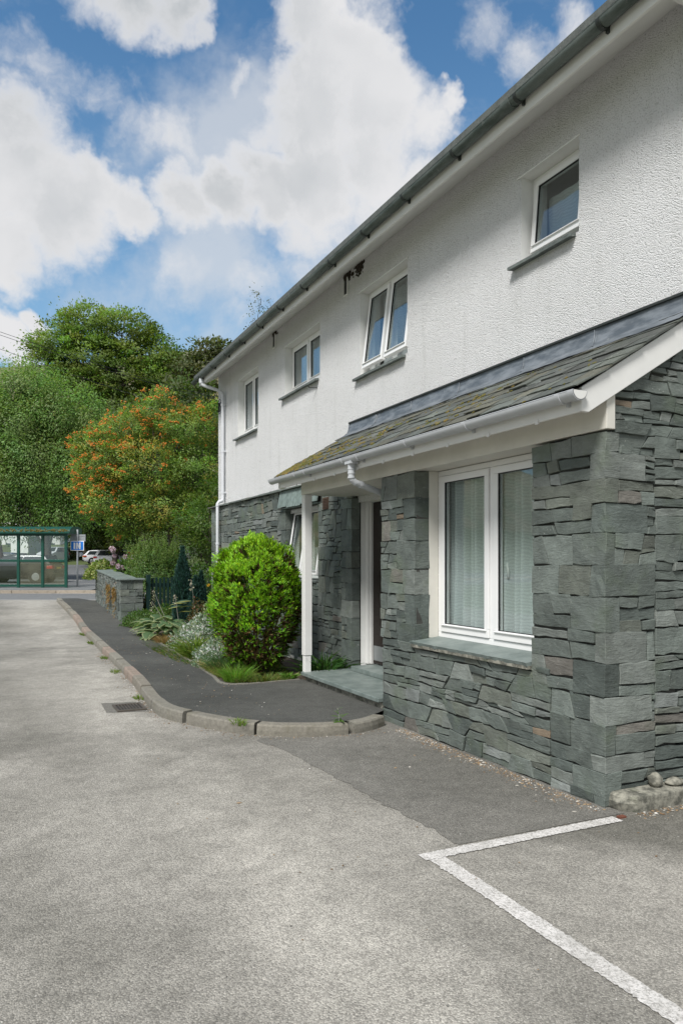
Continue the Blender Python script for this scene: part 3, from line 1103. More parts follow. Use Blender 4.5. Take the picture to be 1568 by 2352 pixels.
mb.box(4.75, 12.2, 3.9, 15.2, 2.82, 2.9).box(8.0, 8.1, 3.9, 15.2, .1, 5.6).box(4.3, 12.2, 3.9, 15.2, .1, .15).box(4.75, 12.2, 3.9, 15.2, 5.5, 5.58)
for y_ in (6.45, 9.3, 12.1):
    mb.box(4.75, 8.0, y_, y_ + .1, .15, 5.5)
mb.box(4.71, 4.75, 3.9, 8.72, .15, 2.5)
mb.build('interior_walls', M['interior'], house)


def window(name, y0, y1, z0, z1, x, lights, tilt=0.0, bar=.04, sb=.05, label=None, back=.07, parent=None):
    """casement facing -X; lights = list of (y_start, y_end)"""
    mb = MB()
    mb.box(x, x + back, y0, y1, z1 - bar, z1).box(x, x + back, y0, y1, z0, z0 + bar)
    ys = [y0]
    mb.box(x, x + back, y0, y0 + bar, z0 + bar, z1 - bar).box(x, x + back, y1 - bar, y1, z0 + bar, z1 - bar)
    for (a, b), (c_, d) in zip(lights, lights[1:]):
        mb.box(x, x + back, b, c_, z0 + bar, z1 - bar)
    fr_ = mb.build(name, M['upvc'], parent or house, bevel=.005)
    if label:
        fr_['label'] = label
    for (a, b) in lights:
        g = .004
        a2, b2, c2, d2 = a + g, b - g, z0 + bar + g, z1 - bar - g
        xf = x - .014
        m1, m2 = MB(), MB()
        m1.box(xf, x + .045, a2, b2, d2 - sb, d2).box(xf, x + .045, a2, b2, c2, c2 + sb * 1.25)
        m1.box(xf, x + .045, a2, a2 + sb, c2 + sb * 1.25, d2 - sb).box(xf, x + .045, b2 - sb, b2, c2 + sb * 1.25, d2 - sb)
        m1.box(xf - .016, xf, a2 + sb * .4, b2 - sb * .4, c2 + sb * 1.0, c2 + sb * 1.22)
        m2.box(x + .012, x + .018, a2 + sb - .004, b2 - sb + .004, c2 + sb * 1.25 - .004, d2 - sb + .004)
        m3 = MB()
        e = .006
        A, B, c3, d3 = a2 + sb, b2 - sb, c2 + sb * 1.25, d2 - sb
        m3.box(x - .006, x + .011, A, A + e, c3, d3).box(x - .006, x + .011, B - e, B, c3, d3).box(x - .006, x + .011, A, B, d3 - e, d3).box(x - .006, x + .011, A, B, c3, c3 + e)
        if tilt:
            R = Matrix.Rotation(tilt, 4, 'Y')
            piv = Vector((x, 0, z1 - bar))
            for mm in (m1, m2, m3):
                mm.v = [tuple(piv + R @ (Vector(v) - piv)) for v in mm.v]
        m1.build('sash', M['upvc'], fr_, bevel=.004)
        m2.build('pane', M['glass'], fr_)
        m3.build('gasket', M['black'], fr_)
    return fr_


def sill(parent, y0, y1, z, x0=4.335, x1=4.54):
    mb = MB()
    y = y0 + .035
    while y < y1 + .11:
        L = rs.uniform(.25, .5)
        y2 = min(y + L, y1 + .115)
        if y1 + .115 - y2 < .1:
            y2 = y1 + .115
        e = rs.uniform(-.006, .008)
        t_ = rs.uniform(.026, .034)
        mb.add([(x0 + e, y, z - t_), (x1, y, z - t_ + .03), (x1, y2, z - t_ + .03), (x0 - e, y2, z - t_), (x0 + e, y, z), (x1, y, z + .03), (x1, y2, z + .03), (x0 - e, y2, z)],
               [(3, 2, 1, 0), (4, 5, 6, 7), (0, 1, 5, 4), (1, 2, 6, 5), (2, 3, 7, 6), (3, 0, 4, 7)], shd(rs, .8, 1.1, (.13, .15, .14)))
        y = y2 + .002
    mb.build('sill', M['slate'], parent)


XF = 4.535
h = HOLES['w1']
wn1 = window('window', h[0], h[1], h[2] + .035, h[3], XF, [(h[0] + .04, h[1] - .04)], math.radians(5), label='small single light window tilted open at its foot')
sill(wn1, h[0], h[1], 4.337)
h = HOLES['w2']
mid = (h[0] + h[1]) / 2
wn2 = window('window', h[0], h[1], h[2] + .035, h[3], XF, [(h[0] + .04, mid - .025), (mid + .025, h[1] - .04)], math.radians(7.2), label='upper two light window with both sashes pushed open')
sill(wn2, h[0], h[1], 4.035)
h = HOLES['w3']
mid = (h[0] + h[1]) / 2
wn3 = window('window', h[0], h[1], h[2] + .035, h[3], XF, [(h[0] + .04, mid - .02), (mid + .02, h[1] - .04)], label='closed upper two light window, wider than tall')
sill(wn3, h[0], h[1], 4.33)
h = HOLES['w4']
mid = (h[0] + h[1]) / 2
wn4 = window('window', h[0], h[1], h[2] + .035, h[3], XF, [(h[0] + .04, mid - .02), (mid + .02, h[1] - .04)], label='closed tall upper window nearest the downpipe')
sill(wn4, h[0], h[1], 4.035)
wg = window('window', 9.85, 11.165, 1.37, 2.465, 4.46, [(9.89, 10.49), (10.53, 11.125)], math.radians(9), label='ground floor window behind the post, sashes pushed open')
sill(wg, 9.85, 11.05, 1.345, 4.27, 4.47)
wb = window('window', 4.36, 6.03, .895, 2.478, 3.895, [(4.41, 5.16), (5.22, 5.975)], 0, .052, .06, label='large two light window with net curtains')
mb = MB()
y = 4.36
while y < 6.03:
    y2 = min(y + rs.uniform(.22, .36), 6.06)
    if 6.06 - y2 < .12:
        y2 = 6.06
    n = 8
    pf = [(3.585 + rs.gauss(0, .004), y + .002 + (y2 - y - .004) * k / n) for k in range(n + 1)]
    c_ = shd(rs, .9, 1.15, (.16, .20, .185))
    top = [(a, b, .862) for a, b in pf] + [(3.91, y2 - .002, .90), (3.91, y + .002, .90)]
    bot = [(a + .01, b, .835 + rs.gauss(0, .003)) for a, b in pf] + [(3.91, y2 - .002, .86), (3.91, y + .002, .86)]
    N = len(top)
    mb.add(top + bot, [tuple(range(N)), tuple(range(2 * N - 1, N - 1, -1))] + [(k, (k + 1) % N, N + (k + 1) % N, N + k) for k in range(N)], c_)
    y = y2
mb.build('sill', M['slab'], wb)
mb = MB()
mb.box(3.595, 3.66, 4.36, 6.05, .812, .838)
mb.build('sill_bed', M['oldstone'], wb)
mb = MB()
mb.tube([(3.905, 5.10, 1.60), (3.90, 5.10, 1.585), (3.90, 5.085, 1.55), (3.90, 5.085, 1.47)], .011, 8)
hd = mb.build('handle', M['upvc'], wb, smooth=True)
hd.location.x += .085
mb = MB()
mb.box(3.79, 3.895, 6.03, 6.06, .89, 2.48)
mb.build('side_reveal', M['cream'], wb)

# -- porch: beam, post, ceiling, fascia
mb = MB()
mb.box(3.625, 3.70, 3.612, 8.84, 2.478, 2.72)
mb.build('porch_beam', M['cream'], house, bevel=.004)
mb = MB()
mb.box(3.63, 3.732, 8.73, 8.832, .42, 2.477)
mb.box(3.637, 3.722, 8.737, 8.822, .205, .418)
mb.build('porch_post', M['white'], house, bevel=.005)
mb = MB()
mb.box(3.70, 4.32, 6.7, 8.9, 2.484, 2.50).box(4.32, 4.52, 6.7, 8.72, 2.484, 2.50)
mb.box(3.70, 3.9, 4.3, 6.1, 2.482, 2.5)
mb.build('porch_ceiling', M['cream'], house)
mb = MB()
mb.box(3.395, 3.415, 3.62, 9.02, 2.565, 2.72)
mb.build('porch_fascia', M['white'], house, bevel=.003)
mb = MB()
mb.prism([(3.415, 2.568), (3.626, 2.692), (3.626, 2.704), (3.415, 2.58)], lambda a, b, d: (a, d, b), 3.613, 9.0)
for k in range(9):
    y_ = 4.0 + k * .55
    mb.box(3.385, 3.396, y_, y_ + .03, 2.552, 2.58)
mb.build('porch_soffit', M['white'], house)


def zroof(x):
    return 2.715 + .599 * (x - 3.39)


fx = lambda a, b, d: (a, d, b)
for (ya, yb) in ((3.585, 3.612), (9.0, 9.03)):
    mb = MB()
    mb.prism([(3.385, 2.565), (3.445, 2.562), (4.46, 2.562 + .593 * 1.015), (4.46, zroof(4.46) + .005), (3.385, zroof(3.385) + .005)], fx, ya, yb)
    mb.build('bargeboard', M['white'], house, bevel=.004)
# slates
mb = MB()
sl = math.atan(.599)
du, dn_ = (math.cos(sl), math.sin(sl)), (-math.sin(sl), math.cos(sl))
rs = random.Random(77)


def slate_pt(s, y, hgt):
    x0, z0 = 3.335, zroof(3.335) + .008
    return (x0 + du[0] * s + dn_[0] * hgt, y, z0 + du[1] * s + dn_[1] * hgt)


SL = 1.30
gauge = .172
k = 0
while k * gauge < SL - .05:
    s0 = k * gauge
    y = 3.56 + (0 if k % 2 else -.12)
    yend = 9.06
    while y < yend:
        wd = rs.uniform(.17, .36)
        ya, yb = max(y, 3.555), min(y + wd, yend + rs.uniform(-.02, .02))
        if yb - ya > .03:
            s_lo = s0 + rs.gauss(0, .007)
            s_hi = min(s0 + .31, SL)
            hl, hh_ = .024 + abs(rs.gauss(0, .006)), .006
            th_ = rs.uniform(.008, .014)
            n = 6
            lo = [(s_lo + rs.gauss(0, .004), ya + .002 + (yb - ya - .004) * i / n) for i in range(n + 1)]
            tw = rs.gauss(0, .003)
            top = [slate_pt(s, y_, hl + tw * (i - n / 2) / n) for i, (s, y_) in enumerate(lo)] + [slate_pt(s_hi, yb - .002, hh_ + th_), slate_pt(s_hi, ya + .002, hh_ + th_)]
            bot = [slate_pt(s + .002, y_, hl - th_ + tw * (i - n / 2) / n) for i, (s, y_) in enumerate(lo)] + [slate_pt(s_hi, yb - .002, hh_), slate_pt(s_hi, ya + .002, hh_)]
            N = len(top)
            g_ = math.exp(rs.gauss(0, .2))
            c_ = rs.choice([(.085, .095, .085), (.095, .105, .09), (.075, .08, .072), (.11, .11, .085)])
            mb.add(top + bot, [tuple(range(N))] + [(i, i + 1, N + i + 1, N + i) for i in range(n)] + [(n, n + 1, N + n + 1, N + n), (N - 1, 0, N, 2 * N - 1)],
                   tuple(min(.3, x_ * g_) for x_ in c_))
        y += wd
    k += 1
pr = mb.build('porch_roof', M['slate'], house)
mb = MB()
mb.add([slate_pt(-.01, 3.6, -.012), slate_pt(-.01, 9.02, -.012), slate_pt(SL, 9.02, -.012), slate_pt(SL, 3.6, -.012)], [(0, 1, 2, 3)])
mb.build('underlay', M['black'], pr)
# moss cushions
rng = np.random.default_rng(8)
mb = MB()
ico = [(0, 0, 1), (.894, 0, .447), (.276, .851, .447), (-.724, .526, .447), (-.724, -.526, .447), (.276, -.851, .447), (.724, .526, -.447), (-.276, .851, -.447), (-.894, 0, -.447), (-.276, -.851, -.447), (.724, -.526, -.447), (0, 0, -1)]
icf = [(0, 1, 2), (0, 2, 3), (0, 3, 4), (0, 4, 5), (0, 5, 1), (1, 6, 2), (2, 7, 3), (3, 8, 4), (4, 9, 5), (5, 10, 1), (2, 6, 7), (3, 7, 8), (4, 8, 9), (5, 9, 10), (1, 10, 6), (11, 7, 6), (11, 8, 7), (11, 9, 8), (11, 10, 9), (11, 6, 10)]
for i in range(520):
    r_ = rng.random()
    if r_ < .5:
        y = 9.0 - abs(rng.normal(0, .38))
        s = abs(rng.normal(.10, .28))
        sc = rng.uniform(.008, .026)
    elif r_ < .8:
        y = rng.normal(rng.choice([6.9, 7.6, 8.1, 5.45]), .17)
        s = rng.choice([.17, .34, .52, .69]) + rng.normal(0, .035)
        sc = rng.uniform(.008, .022)
    else:
        y = rng.uniform(3.8, 9)
        s = rng.integers(0, 7) * gauge + rng.normal(.0, .02)
        sc = rng.uniform(.005, .013)
    if not (3.6 < y < 9.04 and -.01 < s < 1.15):
        continue
    c0 = slate_pt(s, y, .026)
    an = rng.uniform(0, 6)
    ex = rng.uniform(.8, 2.4)
    mb.add([(c0[0] + sc * v[0] * 1.2 * rng.uniform(.8, 1.2), c0[1] + sc * ex * v[1] * rng.uniform(.8, 1.2), c0[2] + sc * .62 * v[2] + sc * .7 * v[0]) for v in ico], icf)
mb.build('moss', M['moss'], pr)['kind'] = 'stuff'
# lead flashing
mb = MB()
y = 3.60
rs = random.Random(4)
i = 0
while y < 8.98:
    y2 = min(y + rs.uniform(.85, 1.05), 8.99)
    if 8.99 - y2 < .3:
        y2 = 8.99
    o_ = .003 * (i % 2)
    n = 10
    vs = []
    for a in range(n + 1):
        yy = y - .03 + (y2 - y + .03) * a / n
        q = rs.gauss(0, .002)
        vs += [(4.392 - o_, yy, 3.485), (4.386 - o_ + q, yy, 3.42), (4.372 - o_, yy, 3.365), (4.335 - o_ + q, yy, zroof(4.335) + .052), (4.24, yy, zroof(4.24) + .046 + o_ + q)]
    fs = []
    for a in range(n):
        for b in range(4):
            fs.append((a * 5 + b, a * 5 + b + 1, (a + 1) * 5 + b + 1, (a + 1) * 5 + b))
    mb.add(vs, fs)
    mb.tube([(4.386, y2, 3.48), (4.378, y2, 3.40), (4.352, y2 - .01, 3.345), (4.30, y2 - .06, zroof(4.30) + .056)], .006, 6)
    y = y2
    i += 1
mb.build('lead_flashing', M['lead'], house, smooth=True)
mb = MB()
mb.box(4.372, 4.405, 3.60, 8.99, 3.482, 3.50)
mb.build('drip_shadow_bead', M['bracket'], house)  # dark bead gives the shadow under the roughcast's drip edge as colour

# -- gutters
def gutter(name, x, z, r_, ya, yb, mat, parent):
    mb = MB()
    ys = [ya + (yb - ya) * k / 12 for k in range(13)]
    mb.tube([(x, y, z) for y in ys], r_, 18, caps=False, arc=(PI, 2 * PI))
    mb.tube([(x, y, z) for y in ys], r_ - .004, 18, caps=False, arc=(PI, 2 * PI))
    for sx in (-1, 1):
        mb.tube([(x + sx * (r_ - .002), ya, z), (x + sx * (r_ - .002), yb, z)], .0045, 6)
    for y in (ya, yb):
        mb.add([(x + (r_ + .002) * math.cos(PI + PI * k / 16), y, z + (r_ + .002) * math.sin(PI + PI * k / 16)) for k in range(17)], [tuple(range(17))])
    return mb.build(name, mat, parent, smooth=False)


def collar(x, z, r_, y, wd, mat, parent, name='bracket', plate=None):
    mb = MB()
    mb.tube([(x, y - wd / 2, z), (x, y + wd / 2, z)], r_, 18, caps=False, arc=(PI, 2 * PI))
    for yy in (y - wd / 2, y + wd / 2):
        vs = []
        for k in range(19):
            a = PI + PI * k / 18
            vs += [(x + r_ * math.cos(a), yy, z + r_ * math.sin(a)), (x + (r_ - .007) * math.cos(a), yy, z + (r_ - .007) * math.sin(a))]
        mb.add(vs, [(2 * k, 2 * k + 2, 2 * k + 3, 2 * k + 1) for k in range(18)])
    if plate:
        mb.box(x + r_ * .55, plate, y - wd * .3, y + wd * .3, z - r_ - .012, z - .01)
    return mb.build(name, mat, parent)


GX, GZ, GR = 3.338, 2.684, .056
pg = gutter('porch_gutter', GX, GZ, GR, 3.55, 9.14, M['gutter'], house)
for y_ in (7.97, 6.60, 5.66, 4.74, 3.70):
    collar(GX, GZ, GR + .007, y_, .035, M['gutter'], pg, plate=3.396)
for y_ in (8.28, 6.95, 3.575):
    collar(GX, GZ, GR + .006, y_, .05, M['gutter'], pg, 'joint_collar')
mb = MB()
mb.add([(GX + (GR - .001) * math.cos(PI + PI * k / 20), 3.547, GZ + (GR - .001) * math.sin(PI + PI * k / 20)) for k in range(21)], [tuple(range(21))])
mb.build('end_cap', M['white'], pg)
mb = MB()
mb.tube([(GX, 6.79, GZ - .045), (GX, 6.79, 2.55), (GX, 6.79, 2.49), (GX + .012, 6.79, 2.455), (GX + .045, 6.79, 2.425), (GX + .12, 6.795, 2.405), (3.85, 6.83, 2.29), (4.05, 6.84, 2.25)],
        [.040, .036, .034, .034, .034, .034, .034, .034], 16)
for z_ in (2.565, 2.52, 2.475):
    mb.tube([(GX, 6.79, z_ - .008), (GX, 6.79, z_ + .008)], .040, 16)
mb.tube([(GX + .10, 6.795, 2.41), (GX + .13, 6.795, 2.403)], .039, 16)
mb.box(GX - .045, GX + .045, 6.72, 6.86, GZ - .072, GZ - .045)
mb.build('porch_downpipe', M['gutter'], house, smooth=False)
# main eaves gutter
EX, EZ, ER = 3.928, 5.447, .054
eg = gutter('eaves_gutter', EX, EZ, ER, 2.62, 15.6, M['old_gutter'], house)  # near end follows the unseen overhang added for shade
y_ = 3.95
i = 0
while y_ < 15.5:
    collar(EX, EZ, ER + .007, y_, .034, M['bracket'], eg, 'strap', plate=3.985)
    if i % 4 == 1:
        collar(EX, EZ, ER + .008, y_ + .12, .10, M['old_gutter'], eg, 'joint_collar')
    y_ += .92
    i += 1
mb = MB()
mb.box(3.985, 4.01, 2.76, 15.34, 5.318, 5.50)  # fascia and soffit run on under the unseen near overhang, added for shade
mb.build('eaves_fascia', M['white'], house, bevel=.003)
mb = MB()
mb.add([(4.01, 2.76, 5.328), (4.01, 15.34, 5.328), (4.41, 15.34, 5.558), (4.41, 2.76, 5.558)], [(0, 1, 2, 3)])
mb.add([(4.01, 2.76, 5.34), (4.01, 15.34, 5.34), (4.41, 15.34, 5.57), (4.41, 2.76, 5.57)], [(0, 1, 2, 3)])
mb.build('eaves_soffit', M['white'], house)
mb = MB()
mb.box(4.12, 6.5, 3.53, 3.56, 5.40, 5.56)
mb.tube([(4.16, 3.47, 5.52), (6.5, 3.47, 5.52)], .055, 12)
mb.build('side_eaves', M['white'], house)
# main roof, its near overhang lengthened out of view to shade the wall corner
mb = MB()
tn = math.tan(math.radians(30))
for sg in (1, -1):
    xa, xb = (3.89, 8.4) if sg > 0 else (12.91, 8.4)
    n = 24
    for k in range(n):
        f0, f1 = k / n, (k + 1) / n + .01
        x0, x1 = xa + (xb - xa) * f0, xa + (xb - xa) * min(f1, 1)
        z0, z1 = 5.50 + abs(x0 - xa) * tn, 5.50 + abs(x1 - xa) * tn
        c_ = shd(rs, .85, 1.15, (.11, .12, .11))
        mb.add([(x0, 2.68, z0 + .03), (x0, 15.42, z0 + .03), (x1, 15.42, z1 + .01), (x1, 2.68, z1 + .01), (x0, 2.68, z0 - .03), (x0, 15.42, z0 - .03), (x1, 15.42, z1 - .03), (x1, 2.68, z1 - .03)],
               [(0, 1, 2, 3), (7, 6, 5, 4), (0, 1, 5, 4), (3, 0, 4, 7), (1, 2, 6, 5)], c_)
rf = mb.build('roof', M['slate'], house)
for yy in (2.74, 15.34):  # near pair edges the unseen overhang lengthened to shade the wall
    for sg in (1, -1):
        mb = MB()
        xa = 3.99 if sg > 0 else 12.81
        mb.add([(xa, yy, 5.32), (8.4, yy, 5.32 + 4.41 * tn), (8.4, yy, 5.50 + 4.41 * tn), (xa, yy, 5.50), (xa, yy + .025, 5.32), (8.4, yy + .025, 5.32 + 4.41 * tn), (8.4, yy + .025, 5.50 + 4.41 * tn), (xa, yy + .025, 5.50)],
               [(0, 1, 2, 3), (7, 6, 5, 4), (0, 1, 5, 4), (2, 3, 7, 6)])
        mb.build('verge_board', M['white'], house)
# far downpipe
mb = MB()
mb.tube([(EX, 14.98, EZ - .05), (EX, 14.98, 5.31), (EX + .03, 14.97, 5.265), (EX + .1, 14.94, 5.235), (4.26, 14.86, 5.16), (4.32, 14.83, 5.12), (4.34, 14.82, 5.06), (4.34, 14.82, 2.93),
         (4.33, 14.81, 2.885), (4.25, 14.80, 2.855), (4.225, 14.80, 2.82), (4.225, 14.80, .12)], .034, 14)
dp = mb.build('downpipe', M['pipe'], house, smooth=True)
for z_ in (4.86, 3.9, 3.05):
    mb = MB()
    mb.tube([(4.34, 14.82, z_ - .025), (4.34, 14.82, z_ + .025)], .040, 14)
    mb.box(4.35, 4.405, 14.775, 14.865, z_ - .015, z_ + .015)
    mb.build('pipe_collar', M['pipe'], dp)
for z_ in (2.78, 2.0, 1.2):
    mb = MB()
    mb.tube([(4.225, 14.80, z_ - .02), (4.225, 14.80, z_ + .02)], .040, 14)
    mb.build('pipe_collar', M['pipe'], dp)
mb = MB()
mb.tube([(EX, 14.98, 5.30), (EX, 14.98, 5.38)], .042, 14)
mb.build('pipe_collar', M['pipe'], dp)
# -- door and step
mb = MB()
mb.box(3.605, 4.55, 6.715, 8.80, .165, .21)
mb.box(4.22, 4.62, 6.715, 8.60, .212, .272)
st = mb.build('porch_step', M['slab'], house, bevel=.006)
mb = MB()
mb.box(3.66, 4.5, 6.72, 8.77, .05, .163)
mb.build('step_riser', M['oldstone'], st)
fd = MB()
fd.box(4.50, 4.60, 8.66, 8.735, .272, 2.483).box(4.50, 4.60, 7.60, 7.675, .272, 2.483).box(4.50, 4.60, 7.675, 8.66, 2.40, 2.483)
fd.box(4.53, 4.60, 8.635, 8.66, .272, 2.40)
door = fd.build('door', M['white'], house, bevel=.005)
mb = MB()
mb.box(4.565, 4.605, 7.68, 8.634, .29, 2.398)
mb.build('door_leaf', M['door'], door)
mb = MB()
mb.box(4.555, 4.564, 7.74, 8.60, .33, .52)
mb.build('kick_plate', M['metal'], door)
mb = MB()
mb.tube([(4.56, 7.8, 1.3), (4.51, 7.8, 1.3), (4.505, 7.82, 1.3), (4.505, 7.92, 1.3)], .01, 8)
mb.build('handle', M['metal'], door)
mb = MB()
mb.box(4.62, 4.66, 6.7, 8.76, .2, 2.5).box(4.44, 4.62, 8.737, 8.80, .2, 2.48).box(4.46, 4.62, 8.80, 8.9, .2, 2.48)
mb.box(4.5, 4.62, 6.7, 7.6, .21, 2.48)
mb.build('porch_back_wall', M['reveal'], house)
# -- small fixings on the walls
mb = MB()
mb.box(4.285, 4.30, 9.46, 9.64, 2.36, 2.53)
for k in range(7):
    mb.box(4.277, 4.285, 9.465, 9.635, 2.372 + k * .022, 2.382 + k * .022)
mb.build('air_brick', M['vent'], house)
for (y_, z_) in ((9.09, 5.38), (11.90, 5.40)):
    mb = MB()
    mb.box(4.385, 4.398, y_ - .05, y_ + .05, z_ - .12, z_ + .09)
    vt = mb.build('wall_slot', M['black'], house)
    mb = MB()
    mb.box(4.372, 4.398, y_ - .065, y_ - .05, z_ - .12, z_ + .1).box(4.372, 4.398, y_ + .05, y_ + .062, z_ - .12, z_ + .1).box(4.372, 4.398, y_ - .065, y_ + .062, z_ - .135, z_ - .12)
    mb.build('slot_trim', M['reveal'], vt)


def mud(name, y_, z_, wd, hgt, label, seed):
    rg = np.random.default_rng(seed)
    mb = MB()
    for i in range(60):
        a = rg.normal(0, 1, 2)
        py, pz = y_ + a[0] * wd * .33, min(z_ + a[1] * hgt * .33 + abs(a[0]) * .0, 5.53 - .58 * .0)
        sc = rg.uniform(.012, .04) * (1 if abs(a[1]) < 1 else .6)
        mb.add([(4.40 - max(0, v[0] + .4) * sc * .5 if v[0] > -9 else 0, py + v[1] * sc * rg.uniform(.7, 1.3), pz + v[2] * sc * rg.uniform(.7, 1.3)) for v in ico], icf)
    o = mb.build(name, M['mud'])
    return tag(o, label, 'nest', 'mud nest remains under the eave')


mud('nest_remains', 9.08, 5.50, .20, .10, 'dark mud nest remains above the slot left of the open two light window', 1)
mud('nest_remains', 8.72, 5.50, .20, .17, 'largest dark mud smear, directly over the open two light window', 2)
mud('nest_remains', 11.90, 5.51, .14, .06, 'small dark mud remains above the far wall slot', 3)
mb = MB()
mb.tube([(4.40, 10.1, 4.21), (4.30, 10.16, 4.215), (4.285, 10.17, 4.235)], .008, 6)
mb.build('wall_hook', M['bracket'], house)
mb = MB()
mb.tube([(4.40, 6.42, 5.56), (4.33, 6.44, 5.535), (4.30, 6.40, 5.545)], .008, 6)
mb.build('wall_hook', M['bracket'], house)
# wrought wire plaque by the downpipe
pq = thing('wall_plaque', 'small black wire framed plaque on the white wall beside the far downpipe', 'plaque', (4.37, 15.12, 4.87))
mb = MB()
ya, yb, za, zb = 15.03, 15.22, 4.74, 5.0
for a, b in (((ya, za), (yb, za)), ((yb, za), (yb, zb)), ((yb, zb), ((ya + yb) / 2, zb + .04)), (((ya + yb) / 2, zb + .04), (ya, zb)), ((ya, zb), (ya, za))):
    mb.tube([(4.36, *a), (4.36, *b)], .006, 6)
mb.build('frame', M['wire'], pq)
mb = MB()
for y_ in (15.18, 15.14):
    mb.tube([(4.362, y_, za + .03), (4.362, y_, zb - .03)], .009, 6)
mb.tube([(4.362, 15.06, zb - .04), (4.362, 15.10, zb - .04), (4.362, 15.10, zb - .11), (4.362, 15.075, zb - .12), (4.362, 15.06, zb - .16), (4.362, 15.07, za + .05), (4.362, 15.10, za + .04)], .008, 6)
mb.build('figure', M['wire'], pq)

# -- curtains behind the windows
def curtain(name, x, y0, y1, z0, z1, label, amp=.042, per=.105, seed=0, cat='curtain', group='net curtains in the windows', hem=0.0):
    rg = random.Random(seed)
    n = max(8, int((y1 - y0) / .008))
    nz = 14
    mb = MB()
    ph = [rg.uniform(0, 6) for _ in range(4)]
    vs, fs = [], []
    for j in range(nz + 1):
        tz = j / nz
        for i in range(n + 1):
            y = y0 + (y1 - y0) * i / n
            a = 2 * PI * (y - y0) / per + .8 * math.sin(y * 9 + ph[0]) + .5 * math.sin(tz * 2 + ph[1])
            zz_ = z1 + (z0 - z1) * tz + (hem * math.sin(a * .5) if j == nz else 0)
            vs.append((x + amp * (.45 + .55 * tz) * math.sin(a) + amp * .4 * math.sin(a * .37 + ph[2]), y + .015 * math.sin(tz * 3 + y * 5) * tz, zz_))
    for j in range(nz):
        for i in range(n):
            fs.append((j * (n + 1) + i, j * (n + 1) + i + 1, (j + 1) * (n + 1) + i + 1, (j + 1) * (n + 1) + i))
    mb.add(vs, fs)
    o = mb.build(name, M['net'], smooth=True)
    return tag(o, label, cat, group)


curtain('net_curtain', 4.0, 5.24, 6.14, .96, 2.46, 'pleated grey white net curtain in the left light of the large ground floor window', seed=1, hem=.01)
curtain('net_curtain', 4.0, 4.25, 5.15, .97, 2.46, 'pleated net curtain beside the handle in the right light of the large window', seed=2, per=.13, hem=.01)
curtain('net_curtain', 4.70, 4.72, 5.40, 4.40, 4.98, 'pale net curtain in the small single light upper window', .01, .16, 3)
curtain('net_curtain', 4.72, 7.55, 8.64, 4.10, 5.12, 'sheer white curtain behind the open two light upper window', .012, .15, 4)
curtain('net_curtain', 4.66, 10.05, 11.38, 4.38, 5.12, 'pale curtain behind the wide closed upper window', .012, .2, 5)
curtain('net_curtain', 4.66, 12.82, 13.93, 4.10, 5.13, 'pale curtain behind the tall closed upper window by the downpipe', .012, .2, 6)
curtain('net_curtain', 4.62, 9.95, 11.1, 1.40, 1.85, 'short white curtain in the ground floor window behind the porch post', .012, .1, 7)

# ================================================================== vegetation
def tube_between(mb, pts, r0, r1, n=6):
    m_ = len(pts)
    mb.tube(pts, [r0 + (r1 - r0) * i / (m_ - 1) for i in range(m_)], n)


def bend(a, b, rng, amt=.12, n=5, sag=0.0):
    a, b = np.array(a, float), np.array(b, float)
    L = np.linalg.norm(b - a)
    off = rng.normal(0, amt * L, 3)
    out = []
    for i in range(n + 1):
        t_ = i / n
        p_ = a + (b - a) * t_ + off * math.sin(PI * t_) * .5
        p_[2] += sag * L * math.sin(PI * t_)
        out.append(tuple(p_))
    return out


def lobe_world(lb):
    r_, u, z, rr, ru, rz = lb
    x, y, _ = ur(u, r_)
    return np.array((x, y, z)), np.array((rr, ru, rz))


def to_world(off):      # offsets (across, along, up) -> world
    o_ = np.empty_like(off)
    o_[:, 0] = off[:, 0] * RT.x + off[:, 1] * FW.x
    o_[:, 1] = off[:, 0] * RT.y + off[:, 1] * FW.y
    o_[:, 2] = off[:, 2]
    return o_


